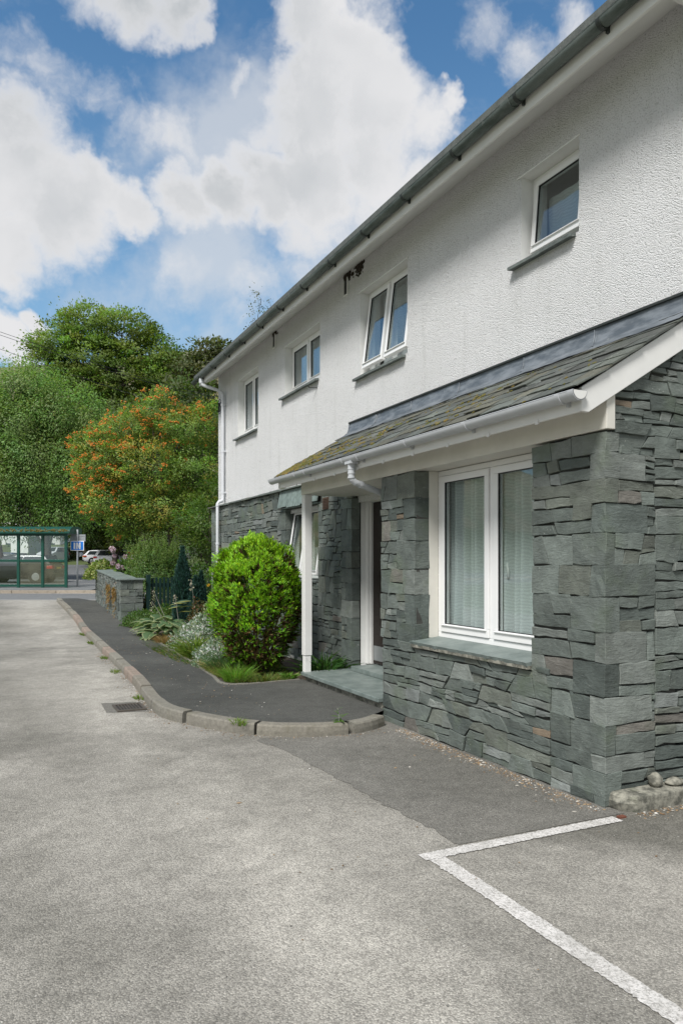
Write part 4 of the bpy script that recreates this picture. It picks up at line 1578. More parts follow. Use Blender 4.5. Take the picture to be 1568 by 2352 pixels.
def tree(name, label, cat, base, lobes, seed, clumps, nleaf, leaf, colr, trunk_r, clump_r=.35, droop=0.0, flat=.6, bark='bark', hollow=.5,
         group=None, aspect=.55, cvar=.22, tip=None, limbs=True, stems=1, density_gap=.0, mat='leaf', hue=.10):
    rng = np.random.default_rng(seed)
    root = thing(name, label, cat, base, 0, group)
    Wl = [lobe_world(l) for l in lobes]
    wts = np.array([(np.prod(r_)) ** (2 / 3) for _, r_ in Wl])
    wts /= wts.sum()
    mb = MB()
    cents = []
    top = max(c_[2] + r_[2] * .3 for c_, r_ in Wl)
    cx = np.average([c_ for c_, _ in Wl], axis=0, weights=wts)
    stem_tops = []
    for s in range(stems):
        tp = np.array((cx[0] + rng.normal(0, .25) * (stems > 1), cx[1] + rng.normal(0, .25) * (stems > 1), base[2] + (top - base[2]) * .92))
        path = bend(base, tp, rng, .05, 7)
        path[0] = (base[0] + (s - (stems - 1) / 2) * trunk_r * 2, base[1], base[2] - .1)
        tube_between(mb, path, trunk_r, trunk_r * .12, 8)
        stem_tops.append(path)
    allc, alln = [], []
    for (c_, r_), wt in zip(Wl, wts):
        k = max(4, int(clumps * wt))
        d = unit(rng.normal(size=(k * 2, 3)))
        rad = hollow + (1 - hollow) * rng.random(k * 2) ** .6
        keep = np.ones(k * 2, bool)
        if density_gap:
            nz = np.array([mnoise.noise(Vector(tuple(v * 1.7 + c_ * .37))) for v in d * rad[:, None] * r_ / max(r_.min(), .2)])
            keep = nz > (-.5 + density_gap)
        off = (d * rad[:, None] * r_)[keep][:k]
        P = c_ + to_world(off)
        allc.append(P)
        alln.append(to_world(d[keep][:k]))
        if limbs:
            path = stem_tops[rng.integers(0, stems)]
            zt = min(max(.25, (c_[2] - r_[2] * .9 - base[2]) / max(top - base[2], .1)), .85)
            st_ = np.array(path[int(zt * (len(path) - 1))])
            lp = bend(st_, c_, rng, .1, 5, .06)
            tube_between(mb, lp, trunk_r * .42, trunk_r * .12, 6)
            for q in P[:: max(1, len(P) // 9)]:
                tube_between(mb, bend(np.array(lp[rng.integers(2, 6)]), q, rng, .12, 3, .03), trunk_r * .13, trunk_r * .03, 4)
    mb.build('trunk', M[bark], root, smooth=True)
    Cc = np.concatenate(allc)
    Nn = np.concatenate(alln)
    n = len(Cc)
    ci = np.repeat(np.arange(n), nleaf)
    g = rng.normal(0, 1, (n * nleaf, 3)) * np.array((clump_r, clump_r, clump_r * flat)) * .6
    csz = np.exp(rng.normal(0, .25, n))
    pos = Cc[ci] + g * csz[ci][:, None]
    dirs = unit(g) * .7 + Nn[ci] * .5 + rng.normal(0, .45, (n * nleaf, 3)) + np.array((0, 0, .15 - droop))
    cc_ = jitter_col(colr, n, rng, cvar, hue)[ci]
    if tip is not None:
        hot = rng.random(n) < tip[1]
        cc_[hot[ci]] = np.array(tip[0]) * np.exp(rng.normal(0, .2, (hot[ci].sum(), 1)))
    cc_ = np.clip(cc_ * np.exp(rng.normal(0, .10, (len(cc_), 1))), .002, .8)
    ln = leaf * rng.uniform(.65, 1.35, len(pos))
    outv = unit(g) * .55 + Nn[ci] * .75 + np.array((0, 0, .3))
    v = leaves(pos, dirs, ln, ln * aspect, rng, out=outv)
    soft_normals(np_mesh('crown', v, 4, cc_, M[mat], root), outv)
    return root, Cc, Nn, rng


def ground_at(u, r_):
    x, y, _ = ur(u, r_)
    return (x, y, gz(x, y))


LB = {
    'beech': [(-32.36, 95, 31.66, 4.19, 3.6, 3.07), (-36.55, 95, 29.71, 3.35, 3, 2.79), (-28.16, 95, 31.11, 4.47, 3.58, 3.07), (-25.37, 95, 28.59, 3.63, 2.91, 3.35), (-31.8, 95, 27.47, 6.15, 4.92, 3.35), (-37.66, 95, 26.36, 3.07, 2.46, 2.79), (-27.89, 95, 25.24, 5.03, 4.02, 3.35), (-22.86, 95, 28.03, 2.51, 2.01, 2.79), (-23.69, 95, 24.68, 3.35, 2.68, 3.35), (-33.75, 95, 23.56, 4.47, 3.58, 3.35)],
    'scots': [(-16.62, 90, 27.4, 2.38, 1.91, 1.48), (-18.74, 90, 25.58, 2.12, 1.69, 1.85), (-14.51, 90, 27.4, 1.85, 1.48, 1.32), (-16.09, 90, 24.52, 2.65, 2.12, 2.12), (-17.68, 90, 21.88, 3.18, 2.54, 2.12), (-19.5, 90, 22.5, 2.2, 2, 2.2)],
    'birch': [(-17.89, 42, 11.56, 1.98, 1.58, 1.48), (-16.16, 42, 10.07, 2.22, 1.78, 1.98), (-18.38, 42, 9.33, 2.22, 1.78, 2.22), (-14.43, 42, 9.58, 1.36, 1.09, 1.73), (-17.15, 42, 7.11, 2.72, 2.17, 2.22), (-15.17, 42, 6.62, 1.85, 1.48, 2.47), (-18.88, 42, 5.87, 1.98, 1.58, 1.98), (-20.85, 42, 8.84, 2.22, 1.78, 2.96), (-15.66, 42, 4.39, 1.48, 1.19, 1.24), (-18.38, 42, 4.14, 1.48, 1.19, 1.11), (-14.06, 42, 7.6, 1.11, .89, 1.73)],
    'rowan': [(-5.48, 22.5, 6.21, .73, .7, .64), (-6.54, 22.5, 5.61, .99, .9, .73), (-4.69, 22.5, 5.61, .93, .9, .79), (-7.2, 22.5, 4.68, .99, .9, .86), (-5.88, 22.3, 4.42, 1.46, 1.3, 1.06), (-4.42, 22.5, 4.29, .99, .9, 1.06), (-7.6, 22.5, 4.15, .66, .6, .73), (-6.94, 22.5, 3.49, 1.06, .95, .73), (-5.35, 22.4, 3.23, 1.26, 1.1, .79), (-4.16, 22.5, 3.1, .79, .7, .79), (-6.41, 22.5, 2.83, .79, .7, .46), (-7.73, 22.5, 5.21, .53, .42, .53), (-4.02, 22.5, 6.01, .53, .42, .53)],
}
tree('beech_tree', 'tall broad domed beech tree on the rising ground behind the car park', 'tree', ground_at(95, -30), LB['beech'], 1, 640, 90, .33, (.145, .225, .036), .55,
     clump_r=1.0, flat=.42, density_gap=.18, hollow=.45, cvar=.17)
tree('oak_tree', 'thin crowned dark tree with sky showing through, beside the roof end', 'tree', ground_at(90, -17), LB['scots'], 2, 210, 42, .36, (.085, .11, .03), .4,
     clump_r=.75, flat=.45, density_gap=.25, hollow=.4)
tree('birch_tree', 'pale green drooping birch tree behind the bus shelter', 'tree', ground_at(42, -16.6), LB['birch'], 3, 900, 100, .135, (.175, .285, .075), .28,
     clump_r=.5, flat=1.2, droop=.75, bark='bark', hollow=.35, cvar=.15, aspect=.5)
tree('birch_tree', 'drooping birch tree at the left edge, its trunk showing through the left shelter pane', 'tree', ground_at(43, -19.6),
     [(-21.5, 43, 8, 2.2, 2, 3), (-21, 43.5, 5.4, 2.0, 1.8, 1.6)], 31, 300, 100, .135, (.13, .22, .055), .25, clump_r=.5, flat=1.2, droop=.7, hollow=.35)
rw, Cc, Nn, rg = tree('rowan_tree', 'rounded rowan tree laden with orange berries behind the garden wall', 'tree', ground_at(22.7, -5.0), LB['rowan'], 4, 1250, 60, .078, (.17, .27, .05), .09,
                      clump_r=.19, flat=.7, droop=.25, hollow=.35, cvar=.22, aspect=.36, tip=((.34, .32, .06), .16), stems=2)
# berries: clusters on the outer clumps, thickest towards the top and the left
left = (Cc - np.array(ur(22.5, -5.9, 4.4)))
score = left @ np.array((-RT.x, -RT.y, .75)) + Nn[:, 2] * .7 + rg.normal(0, .85, len(Cc)) - 1.0 * ((left @ np.array((FW.x, FW.y, 0))) > .3)
pick = np.argsort(-score)[:500]
mb = MB()
octv = [(1, 0, 0), (-1, 0, 0), (0, 1, 0), (0, -1, 0), (0, 0, 1), (0, 0, -1)]
octf = [(0, 2, 4), (2, 1, 4), (1, 3, 4), (3, 0, 4), (2, 0, 5), (1, 2, 5), (3, 1, 5), (0, 3, 5)]
for i in pick:
    c0 = Cc[i] + Nn[i] * .14 + np.array((-FW.x, -FW.y, 0)) * .05
    for k in range(rg.integers(5, 13)):
        q = c0 + rg.normal(0, .045, 3) * (1, 1, .6)
        s_ = rg.uniform(.016, .027)
        mb.add([(q[0] + v[0] * s_, q[1] + v[1] * s_, q[2] + v[2] * s_) for v in octv], octf)
bo = mb.build('berries', M['berry'], rw)
bo['kind'] = 'stuff'
tree('garden_tree', 'small green tree against the far end of the stone house', 'tree', (5.6, 19.6, .25), [(-3.6, 20.2, 2.6, .75, .7, .8), (-3.9, 20.4, 1.9, .6, .6, .6), (-3.1, 20.0, 3.4, .6, .6, .7), (-4.2, 20.9, 2.7, .5, .5, .5)], 5, 170, 40, .085,
     (.075, .14, .022), .06, clump_r=.2, droop=.2, cvar=.2, aspect=.4)
FILL = [('dark green woodland tree showing between the rowan and the beech', (66, -17), [(-17.5, 66, 12.5, 3.4, 3, 3), (-20.5, 66, 12, 3, 3, 2.8), (-18.5, 66, 8, 3.6, 3, 3)], (.075, .115, .025)),
        ('dark woodland tree just left of the house end, under the thin tree', (70, -12.5), [(-14.5, 70, 16.5, 3, 3, 2.6), (-12, 70, 14, 3, 3, 3), (-14.5, 70, 11, 3.5, 3, 3.5), (-12.5, 70, 6.5, 3.5, 3, 3)], (.06, .095, .025)),
        ('shadowy woodland tree behind the lower half of the rowan', (72, -22), [(-22, 72, 8.5, 3.6, 3, 3), (-20, 72, 5, 3.2, 3, 2.5), (-24.5, 72, 6.0, 2.6, 2.4, 2.4)], (.075, .11, .025)),
        ('woodland tree filling the gap above the parked white cars', (84, -29), [(-29, 84, 7.4, 3.6, 3, 2.6), (-25.5, 84, 7, 3, 3, 2.6), (-32.6, 84, 8, 3, 3, 2.8), (-27, 84, 5, 2.6, 2.4, 1.8)], (.05, .08, .02)),
        ('bushy tree low behind the birch at the left edge', (85, -40), [(-41, 85, 12, 4, 3.5, 4), (-36.5, 85, 11.5, 3.4, 3, 3.6), (-44, 85, 14, 4, 3.5, 4)], (.10, .15, .035)),
        ('tall dark tree on the slope left of the beech', (100, -47), [(-47, 100, 21, 4.5, 4, 4), (-43.5, 100, 18.5, 4, 4, 4), (-49, 100, 24, 3.5, 3, 3.0), (-41, 100, 15, 4, 4, 3)], (.07, .11, .026)),
        ('woodland tree on the slope under the beech crown', (88, -27), [(-27, 88, 18, 4.6, 4, 3.4), (-32, 88, 18, 4.4, 4, 3.4), (-22, 88, 18.5, 4, 4, 3.6), (-29, 88, 13, 5, 4, 3.6), (-23, 88, 13, 4.4, 4, 3.6)], (.08, .12, .026))]
for i, (lab, (u, r_), lbs, cl) in enumerate(FILL):
    tree('woodland_tree', lab, 'tree', ground_at(u, r_), lbs, 40 + i, 260, 48, .38, cl, .35, clump_r=.85, flat=.6, hollow=.3, group='trees on the slope behind the car park')
# fine birch top seen over the roof
rb, _, _, _ = tree('birch_tree', 'sparse wispy birch top rising behind the roof edge', 'tree', (10.0, 28.4, .4),
                   [(-3.25, 30, 12.3, .55, .5, .55), (-2.72, 30, 11.7, .55, .45, .7), (-3.5, 30, 11.5, .5, .4, .55), (-2.15, 30, 11.3, .5, .42, .7), (-2.5, 30, 9.5, 1.2, 1, 1)], 7, 46, 16, .085, (.10, .125, .05), .06, clump_r=.17, droop=.7, flat=1.3, hollow=.5)

# ------------------------------------------------------------------ bushes and garden plants
def sprays(cent, axis, rng, nb, length, width, spread, up=.0):
    """fan sprays: cent (N,3), axis (N,3) -> leaf bases / dirs / lengths"""
    n = len(cent)
    a = unit(axis)
    s1 = unit(np.cross(a, unit(rng.normal(size=(n, 3)))))
    out_c, out_d, out_l = [], [], []
    for k in range(nb):
        t_ = (k / (nb - 1) - .5) * 2 if nb > 1 else 0
        base = cent + a * (length * .32 * (1 - abs(t_)))[:, None] * rng.uniform(.6, 1.2, (n, 1))
        d = a * (1 - .35 * abs(t_)) + s1 * t_ * spread + rng.normal(0, .1, (n, 3)) + np.array((0, 0, up))
        out_c.append(base)
        out_d.append(d)
        out_l.append(length * (1 - .35 * abs(t_)) * rng.uniform(.7, 1.15, n))
    return np.concatenate(out_c), np.concatenate(out_d), np.concatenate(out_l)


rng = np.random.default_rng(12)
bush = thing('thuja_bush', 'rounded bright yellow green conifer bush beside the porch post', 'bush', (3.33, 9.70, .1))


def thuja_r(d, z_rel):
    """radius of the egg along unit directions"""
    nz = np.array([mnoise.fractal(Vector(tuple(v * 2.3)), .8, 2.2, 4) for v in d])
    return 1 + .2 * nz


def egg(n, scale, zc, rxy, rz_up, rz_dn):
    d = unit(rng.normal(size=(n, 3)))
    k = thuja_r(d, 0) * scale
    rz = np.where(d[:, 2] > 0, rz_up, rz_dn)
    k = k / (np.sum(np.abs(d) ** 2.7, axis=1) ** (1 / 2.7)) ** .8
    p_ = d * k[:, None]
    p_[:, 0] *= rxy
    p_[:, 1] *= rxy
    p_[:, 2] *= rz
    nrm = d / np.stack([np.full(n, rxy), np.full(n, rxy), rz], 1)
    return p_ + np.array((3.33, 9.70, zc)), unit(nrm), d


P1, N1, D1 = egg(33000, 1.0, 1.12, .575, .80, .98)
keep = (P1[:, 2] > .62 + .3 * rng.random(len(P1)) + .35 * np.clip(((P1[:, 0] - 3.33) * RT.x + (P1[:, 1] - 9.7) * RT.y) / .6, 0, 1)) | (rng.random(len(P1)) < .13)
keep &= P1[:, 2] > .16
gapn = np.array([mnoise.noise(Vector(tuple(v * 5.5 + 3.0))) for v in D1])
keep &= gapn > -.24
P1, N1 = P1[keep], N1[keep]
P1 = P1 - N1 * rng.uniform(0, .12, (len(P1), 1))
ax = N1 * .75 + np.array((0, 0, .62)) + rng.normal(0, .28, P1.shape)
c_, d_, l_ = sprays(P1, ax, rng, 12, rng.uniform(.030, .058, len(P1)), .02, .85)
base_c = jitter_col((.155, .36, .010), len(P1), rng, .24, .10)
hot = rng.random(len(P1)) < .3
base_c[hot] *= (1.5, 1.28, 1.1)
hi_ = np.clip((P1[:, 2] - .9) / 1.0, 0, 1)[:, None]
base_c = base_c * (1 - hi_ * .25) + np.array((.36, .50, .015)) * hi_ * .25
cc_ = np.clip(np.tile(base_c, (12, 1)) * np.exp(rng.normal(0, .28, (len(c_), 1))), .003, .7)
lump = unit(np.stack([np.array([mnoise.noise(Vector(tuple(q * 7)) + Vector((k * 9.1, 0, 0))) for q in P1]) for k in range(3)], 1))
ov = np.tile(N1 + lump * .55 + np.array((0, 0, .25)), (12, 1))
v = leaves(c_, d_, l_ * .95, l_ * .13, rng, out=ov)
soft_normals(np_mesh('foliage', v, 4, cc_, M['needle'], bush), ov, 1.1)
P2, N2, D2 = egg(3600, .84, 1.08, .575, .80, .98)
keep = P2[:, 2] > .12
P2, N2 = P2[keep], N2[keep]
c_, d_, l_ = sprays(P2, N2 * .8 + np.array((0, 0, .5)) + rng.normal(0, .35, P2.shape), rng, 6, rng.uniform(.08, .15, len(P2)), .02, .6)
bc = jitter_col((.085, .055, .022), len(P2), rng, .3, .1)
grn = rng.random(len(P2)) < .4
bc[grn] = jitter_col((.075, .14, .012), int(grn.sum()), rng, .25, .1)
v = leaves(c_, d_, l_ * .8, l_ * .22, rng)
np_mesh('inner_twigs', v, 4, np.tile(bc, (6, 1)), M['needle'], bush)
mb = MB()
for k in range(16):
    a = rng.uniform(0, 2 * PI)
    tip_ = (3.33 + .42 * math.cos(a), 9.7 + .42 * math.sin(a), rng.uniform(.5, 1.6))
    tube_between(mb, bend((3.33 + .05 * math.cos(a), 9.7 + .05 * math.sin(a), .08), tip_, rng, .06, 4), .02, .006, 5)
mb.build('stems', M['twig'], bush)


def mound(name, label, cat, c0, rad, n, leaf, colr, seed, aspect=.5, up=.35, fill=.45, cvar=.22, mat='leaf', second=None, group=None, lumps=.2, hue=.1):
    """leafy mound: points through the outer shell of a lumpy half ellipsoid"""
    rg = np.random.default_rng(seed)
    root = thing(name, label, cat, c0, 0, group)
    d = unit(rg.normal(size=(n, 3)))
    d[:, 2] = np.abs(d[:, 2]) * 1.0 - .15
    nz = np.array([mnoise.fractal(Vector(tuple(v * 2.2 + seed)), 1.0, 2.0, 3) for v in d])
    k = (fill + (1 - fill) * rg.random(n) ** .5) * (1 + lumps * nz)
    P = to_world(d * k[:, None] * np.array(rad)) + np.array(c0)
    P[:, 2] = np.maximum(P[:, 2], c0[2] + .01)
    ns = max(6, n // 260)
    mb = MB()
    for q in P[:ns]:
        tube_between(mb, bend((c0[0] + rg.normal(0, .05), c0[1] + rg.normal(0, .05), c0[2]), q, rg, .08, 3), max(rad) * .016 + .002, .002, 4)
    mb.build('stems', M['twig'], root)
    cc_ = jitter_col(colr, n, rg, cvar, hue)
    if second is not None:
        hot = rg.random(n) < second[1]
        cc_[hot] = jitter_col(second[0], int(hot.sum()), rg, .15, .05)
    dirs = to_world(d) * .6 + rg.normal(0, .5, (n, 3)) + np.array((0, 0, up))
    ln = leaf * rg.uniform(.6, 1.3, n)
    ov = to_world(d) + np.array((0, 0, .35)) + rg.normal(0, .25, (n, 3))
    soft_normals(np_mesh('foliage', leaves(P, dirs, ln, ln * aspect, rg, out=ov), 4, cc_, M[mat], root), ov, .6)
    return root, P, rg


# privet behind the garden wall, with upright shoots
pv, _, rg = mound('privet_bush', 'large dark green shrub with upright shoots behind the garden wall', 'bush', ur(20.2, -5.08, .85), (.86, .8, 1.42), 19000, .052, (.10, .18, .045), 14, lumps=.22)
mb_c, mb_d, mb_l = [], [], []
for k in range(330):
    a, rr = rg.uniform(0, 2 * PI), rg.uniform(0, .9) ** .6 * .85
    b = np.array(ur(20.2 + rr * math.sin(a) * .8, -5.08 + rr * math.cos(a), 1.72 + .45 * (1 - rr) + rg.uniform(-.5, .1)))
    dr_ = unit(np.array([[rg.normal(0, .25), rg.normal(0, .25), 1]]))[0]
    L = rg.uniform(.2, .5)
    m_ = 26
    tt = rg.random(m_)
    mb_c.append(b + dr_ * (tt * L)[:, None])
    mb_d.append(dr_ * .6 + rg.normal(0, .6, (m_, 3)))
    mb_l.append(.05 * (1.2 - tt * .5))
cS, dS, lS = np.concatenate(mb_c), np.concatenate(mb_d), np.concatenate(mb_l)
np_mesh('shoots', leaves(cS, dS, lS, lS * .42, rg), 4, jitter_col((.16, .24, .065), len(cS), rg, .22, .08), M['leaf'], pv)
# hydrangea and pale shrub over the wall
hy, PH, rg = mound('hydrangea', 'hydrangea with round pink flower heads behind the wall top', 'plant', ur(21.8, -6.25, 1.0), (.42, .5, .85), 2000, .10, (.085, .16, .03), 15, aspect=.62)
for k in range(9):
    q = np.array(ur(21.3 + rg.uniform(-.1, .2), -6.3 + rg.normal(.0, .19), rg.uniform(1.4, 2.05)))
    n = 130
    d = unit(rg.normal(size=(n, 3)))
    R_ = rg.uniform(.035, .055)
    v = leaves(q + d * R_, d * .3 + rg.normal(0, .8, (n, 3)), np.full(n, .045), np.full(n, .04), rg)
    np_mesh('flower_head', v, 4, jitter_col((.52, .40, .49), n, rg, .12, .06), M['petal'], hy)
mound('wall_shrub', 'pale yellow green shrub spilling over the far end of the garden wall', 'bush', ur(23.2, -7.5, 1.12), (.52, .7, .66), 5200, .075, (.15, .21, .04), 16, aspect=.55, second=((.46, .44, .2), .16))
mound('wall_shrub', 'bright green shrub under the hydrangea on the wall top', 'bush', ur(22.0, -6.55, .95), (.5, .5, .5), 2600, .075, (.11, .20, .03), 17, aspect=.55, second=((.30, .32, .06), .12))
# rose bush with yellow flowers by the house end
ro, PR, rg = mound('rose_bush', 'loose rose bush with a few yellow flowers near the house end', 'bush', (4.75, 17.45, .25), (.8, .55, 1.55), 5200, .055, (.06, .115, .025), 18, aspect=.55, fill=.3)
idx = rg.choice(len(PR), 300, replace=False)
front = [i for i in idx if (PR[i] - np.array((4.75, 17.45, 1.0))) @ np.array((-FW.x, -FW.y, .2)) > .2][:10]
for i in front:
    n = 26
    d = unit(rg.normal(size=(n, 3)))
    q = PR[i] + np.array((-FW.x, -FW.y, .1)) * .08
    np_mesh('flower', leaves(q + d * .015, d, np.full(n, .032), np.full(n, .032), rg), 4, jitter_col((.74, .50, .05), n, rg, .12, .06), M['petal'], ro)
mound('garden_shrub', 'dark green shrub filling the gap behind the blue conifers', 'bush', (5.1, 19.0, .25), (.9, .7, 1.5), 6500, .07, (.05, .095, .02), 19)
mound('garden_shrub', 'dark shrub low behind the picket gate', 'bush', (4.2, 19.4, .25), (.9, .6, 1.15), 6000, .07, (.045, .085, .02), 20)


def column_conifer(label, x, y, z, h_, rad, seed, tops):
    rg = np.random.default_rng(seed)
    root = thing('blue_conifer', label, 'conifer', (x, y, z), 0, 'blue green conifers in the bed')
    cs, ax, rr = [], [], []
    for (dx, dy, hh_, rd) in tops:
        n = int(2300 * hh_ * rd / .2)
        t_ = rg.random(n) ** .8
        prof_ = rd * np.clip(np.sin(np.clip(.12 + t_ * .95, 0, 1) * PI) ** .75, .03, 1) * (1 - t_ * .35)
        a = rg.uniform(0, 2 * PI, n)
        k = rg.uniform(.6, 1.05, n)
        P = np.stack([x + dx + prof_ * k * np.cos(a), y + dy + prof_ * k * np.sin(a), z + t_ * hh_], 1)
        cs.append(P)
        ax.append(np.stack([np.cos(a) * .4, np.sin(a) * .4, np.ones(n)], 1) + rg.normal(0, .15, (n, 3)))
    cs, ax = np.concatenate(cs), np.concatenate(ax)
    c_, d_, l_ = sprays(cs, ax, rg, 5, rg.uniform(.05, .10, len(cs)), .02, .4)
    bc = jitter_col((.030, .078, .062), len(cs), rg, .25, .08)
    np_mesh('foliage', leaves(c_, d_, l_, l_ * .2, rg), 4, np.tile(bc, (5, 1)), M['needle'], root)
    mb = MB()
    mb.tube([(x, y, z - .02), (x, y, z + h_ * .6)], [.03, .008], 6)
    mb.build('stem', M['twig'], root)


column_conifer('taller pointed blue green conifer right of the picket gate', 3.87, 16.35, .12, 1.75, .2, 22, [(0, 0, 1.78, .25), (.12, .05, 1.3, .2), (.24, .0, 1.05, .18)])
column_conifer('shorter blue green conifer clump against the house corner', 4.13, 16.2, .12, 1.25, .2, 23, [(0, 0, 1.15, .16), (.13, .05, 1.25, .15), (-.08, -.1, .95, .14)])
# low plants of the bed
mound('low_shrub', 'low dark green cushion shrub at the foot of the wall pillar', 'bush', (3.18, 17.15, .18), (.52, .5, .42), 3600, .045, (.06, .12, .02), 24)
mound('low_shrub', 'second green cushion shrub in front of the gate', 'bush', (3.62, 17.0, .18), (.55, .5, .5), 3600, .05, (.075, .13, .025), 25)
mound('silver_plant', 'silvery white leaved mound plant in the middle of the bed', 'plant', (3.5, 13.0, .1), (.58, .9, .66), 9500, .05, (.13, .19, .12), 26, aspect=.5, second=((.46, .49, .46), .36), lumps=.25, hue=.05)
mound('silver_plant', 'lower silver leaved mound touching the yellow green bush', 'plant', (3.2, 11.1, .1), (.40, .8, .38), 5200, .045, (.12, .18, .11), 27, aspect=.5, second=((.46, .49, .46), .34), hue=.05)
mound('variegated_shrub', 'cream and green variegated shrub below the blue conifers', 'bush', (4.0, 13.6, .1), (.5, .6, 1.05), 6500, .05, (.13, .18, .075), 28, aspect=.5, second=((.48, .50, .32), .3))
mound('brown_shrub', 'small rusty brown twiggy shrub beneath the conifers', 'bush', (3.95, 14.9, .12), (.45, .4, .85), 2600, .045, (.075, .085, .03), 29, second=((.16, .07, .03), .3))

# hosta with broad cream edged leaves
rg = np.random.default_rng(33)
ho = thing('hosta', 'hosta with broad blue green leaves edged in cream', 'plant', (3.28, 14.75, .12))
mb = MB()


def big_leaf(mb, base, yaw, L, Wd, lift, arch, cin, cedge):
    n, m_ = 7, 4
    vs, cols_ = [], []
    dx, dy = math.cos(yaw), math.sin(yaw)
    for i in range(n + 1):
        t_ = i / n
        wv = Wd * math.sin(PI * min(1, .06 + t_ * .94)) ** .8 * (1.15 - .5 * t_) * .5
        hz = lift * t_ * L - arch * L * t_ * t_
        for j in range(-m_, m_ + 1):
            s_ = j / m_
            ox, oy = base[0] + dx * L * t_ - dy * wv * s_, base[1] + dy * L * t_ + dx * wv * s_
            vs.append((ox, oy, base[2] + hz - .25 * wv * s_ * s_ + .05 * wv * math.sin(j * 2.4)))
            cols_.append(cedge if abs(j) >= m_ - 0 or i == n else cin)
    fs = []
    r_ = 2 * m_ + 1
    for i in range(n):
        for j in range(2 * m_):
            fs.append((i * r_ + j, i * r_ + j + 1, (i + 1) * r_ + j + 1, (i + 1) * r_ + j))
    b = len(mb.v)
    mb.v += vs
    mb.f += [tuple(k + b for k in f_) for f_ in fs]
    mb.c += cols_


for k in range(70):
    a = rg.uniform(0, 2 * PI)
    rr = rg.uniform(.02, .3)
    hz = rg.uniform(.1, .45) * (1 - rr)
    gr = rg.uniform(.8, 1.25)
    big_leaf(mb, (3.14 + rr * 1.2 * math.cos(a), 14.95 + rr * 2.0 * math.sin(a), .12 + hz), a + rg.normal(0, .3), rg.uniform(.26, .40), rg.uniform(.15, .24), rg.uniform(.3, .7), rg.uniform(.5, 1.0),
             (.10 * gr, .17 * gr, .075 * gr), (.46, .48, .26))
for k in range(5):
    a = rg.uniform(0, 2 * PI)
    big_leaf(mb, (3.72 + .1 * math.cos(a), 15.1 + .1 * math.sin(a), .75 + rg.uniform(-.15, .1)), rg.uniform(2.2, 4.5), .34, .24, .35, .5, (.07, .13, .085), (.50, .47, .12))
lv = mb.build('leaves', M['leaf'], ho, smooth=True)
mb = MB()
for (px_, py_, tx_, ty_, h2) in ((3.3, 14.7, 2.95, 14.9, .95), (3.3, 14.8, 2.93, 15.0, .72), (3.5, 15.0, 3.42, 15.1, .85), (3.75, 15.1, 3.72, 15.0, 1.15)):
    pts = bend((px_, py_, .2), (tx_, ty_, .12 + h2), rg, .05, 5)
    tube_between(mb, pts, .007, .004, 5)
mb.build('flower_stalks', M['birchbark'], ho)
n = 120
cpos, cdir = [], []
for (tx_, ty_, h2) in ((2.95, 14.9, .95), (2.93, 15.0, .72), (3.42, 15.1, .85), (3.72, 15.0, 1.15)):
    for k in range(30):
        cpos.append((tx_ + rg.normal(0, .02), ty_ + rg.normal(0, .02), .12 + h2 - rg.uniform(0, .22)))
        cdir.append((rg.normal(0, .6), rg.normal(0, .6), -.5))
np_mesh('seed_heads', leaves(np.array(cpos), np.array(cdir), np.full(len(cpos), .04), np.full(len(cpos), .02), rg), 4, jitter_col((.40, .38, .28), len(cpos), rg, .2, .05), M['petal'], ho)


def grass_tuft(name, label, c0, spread, n, hgt, colr, seed, wd=.007, lean=.5, cat='grass tuft', kind=None, second=None):
    rg = np.random.default_rng(seed)
    a = rg.uniform(0, 2 * PI, n)
    rr = np.sqrt(rg.random(n))
    b = np.stack([c0[0] + spread[0] * rr * np.cos(a), c0[1] + spread[1] * rr * np.sin(a), np.full(n, c0[2])], 1)
    d = np.stack([np.cos(a) * lean * rr, np.sin(a) * lean * rr, np.ones(n)], 1) + rg.normal(0, .22, (n, 3))
    L = hgt * rg.uniform(.5, 1.15, n)
    d = unit(d)
    s_ = unit(np.cross(d, np.stack([np.cos(a * 3 + 1), np.sin(a * 3 + 1), np.zeros(n)], 1) + 1e-3))
    m1 = b + d * (L * .55)[:, None]
    d2 = unit(d + np.stack([np.cos(a), np.sin(a), np.full(n, -.35)], 1) * lean)
    tip_ = m1 + d2 * (L * .5)[:, None]
    hw = s_ * wd * .5
    v1 = np.stack([b - hw, b + hw, m1 + hw * .8, m1 - hw * .8], 1)
    v2 = np.stack([m1 - hw * .8, m1 + hw * .8, tip_ + hw * .1, tip_ - hw * .1], 1)
    cc_ = jitter_col(colr, n, rg, .22, .1)
    if second is not None:
        hot = rg.random(n) < second[1]
        cc_[hot] = jitter_col(second[0], int(hot.sum()), rg, .2, .05)
    o = np_mesh(name, np.concatenate([v1.reshape(-1, 3), v2.reshape(-1, 3)]), 4, np.concatenate([cc_, cc_]), M['leaf'])
    return tag(o, label, cat, None, kind)


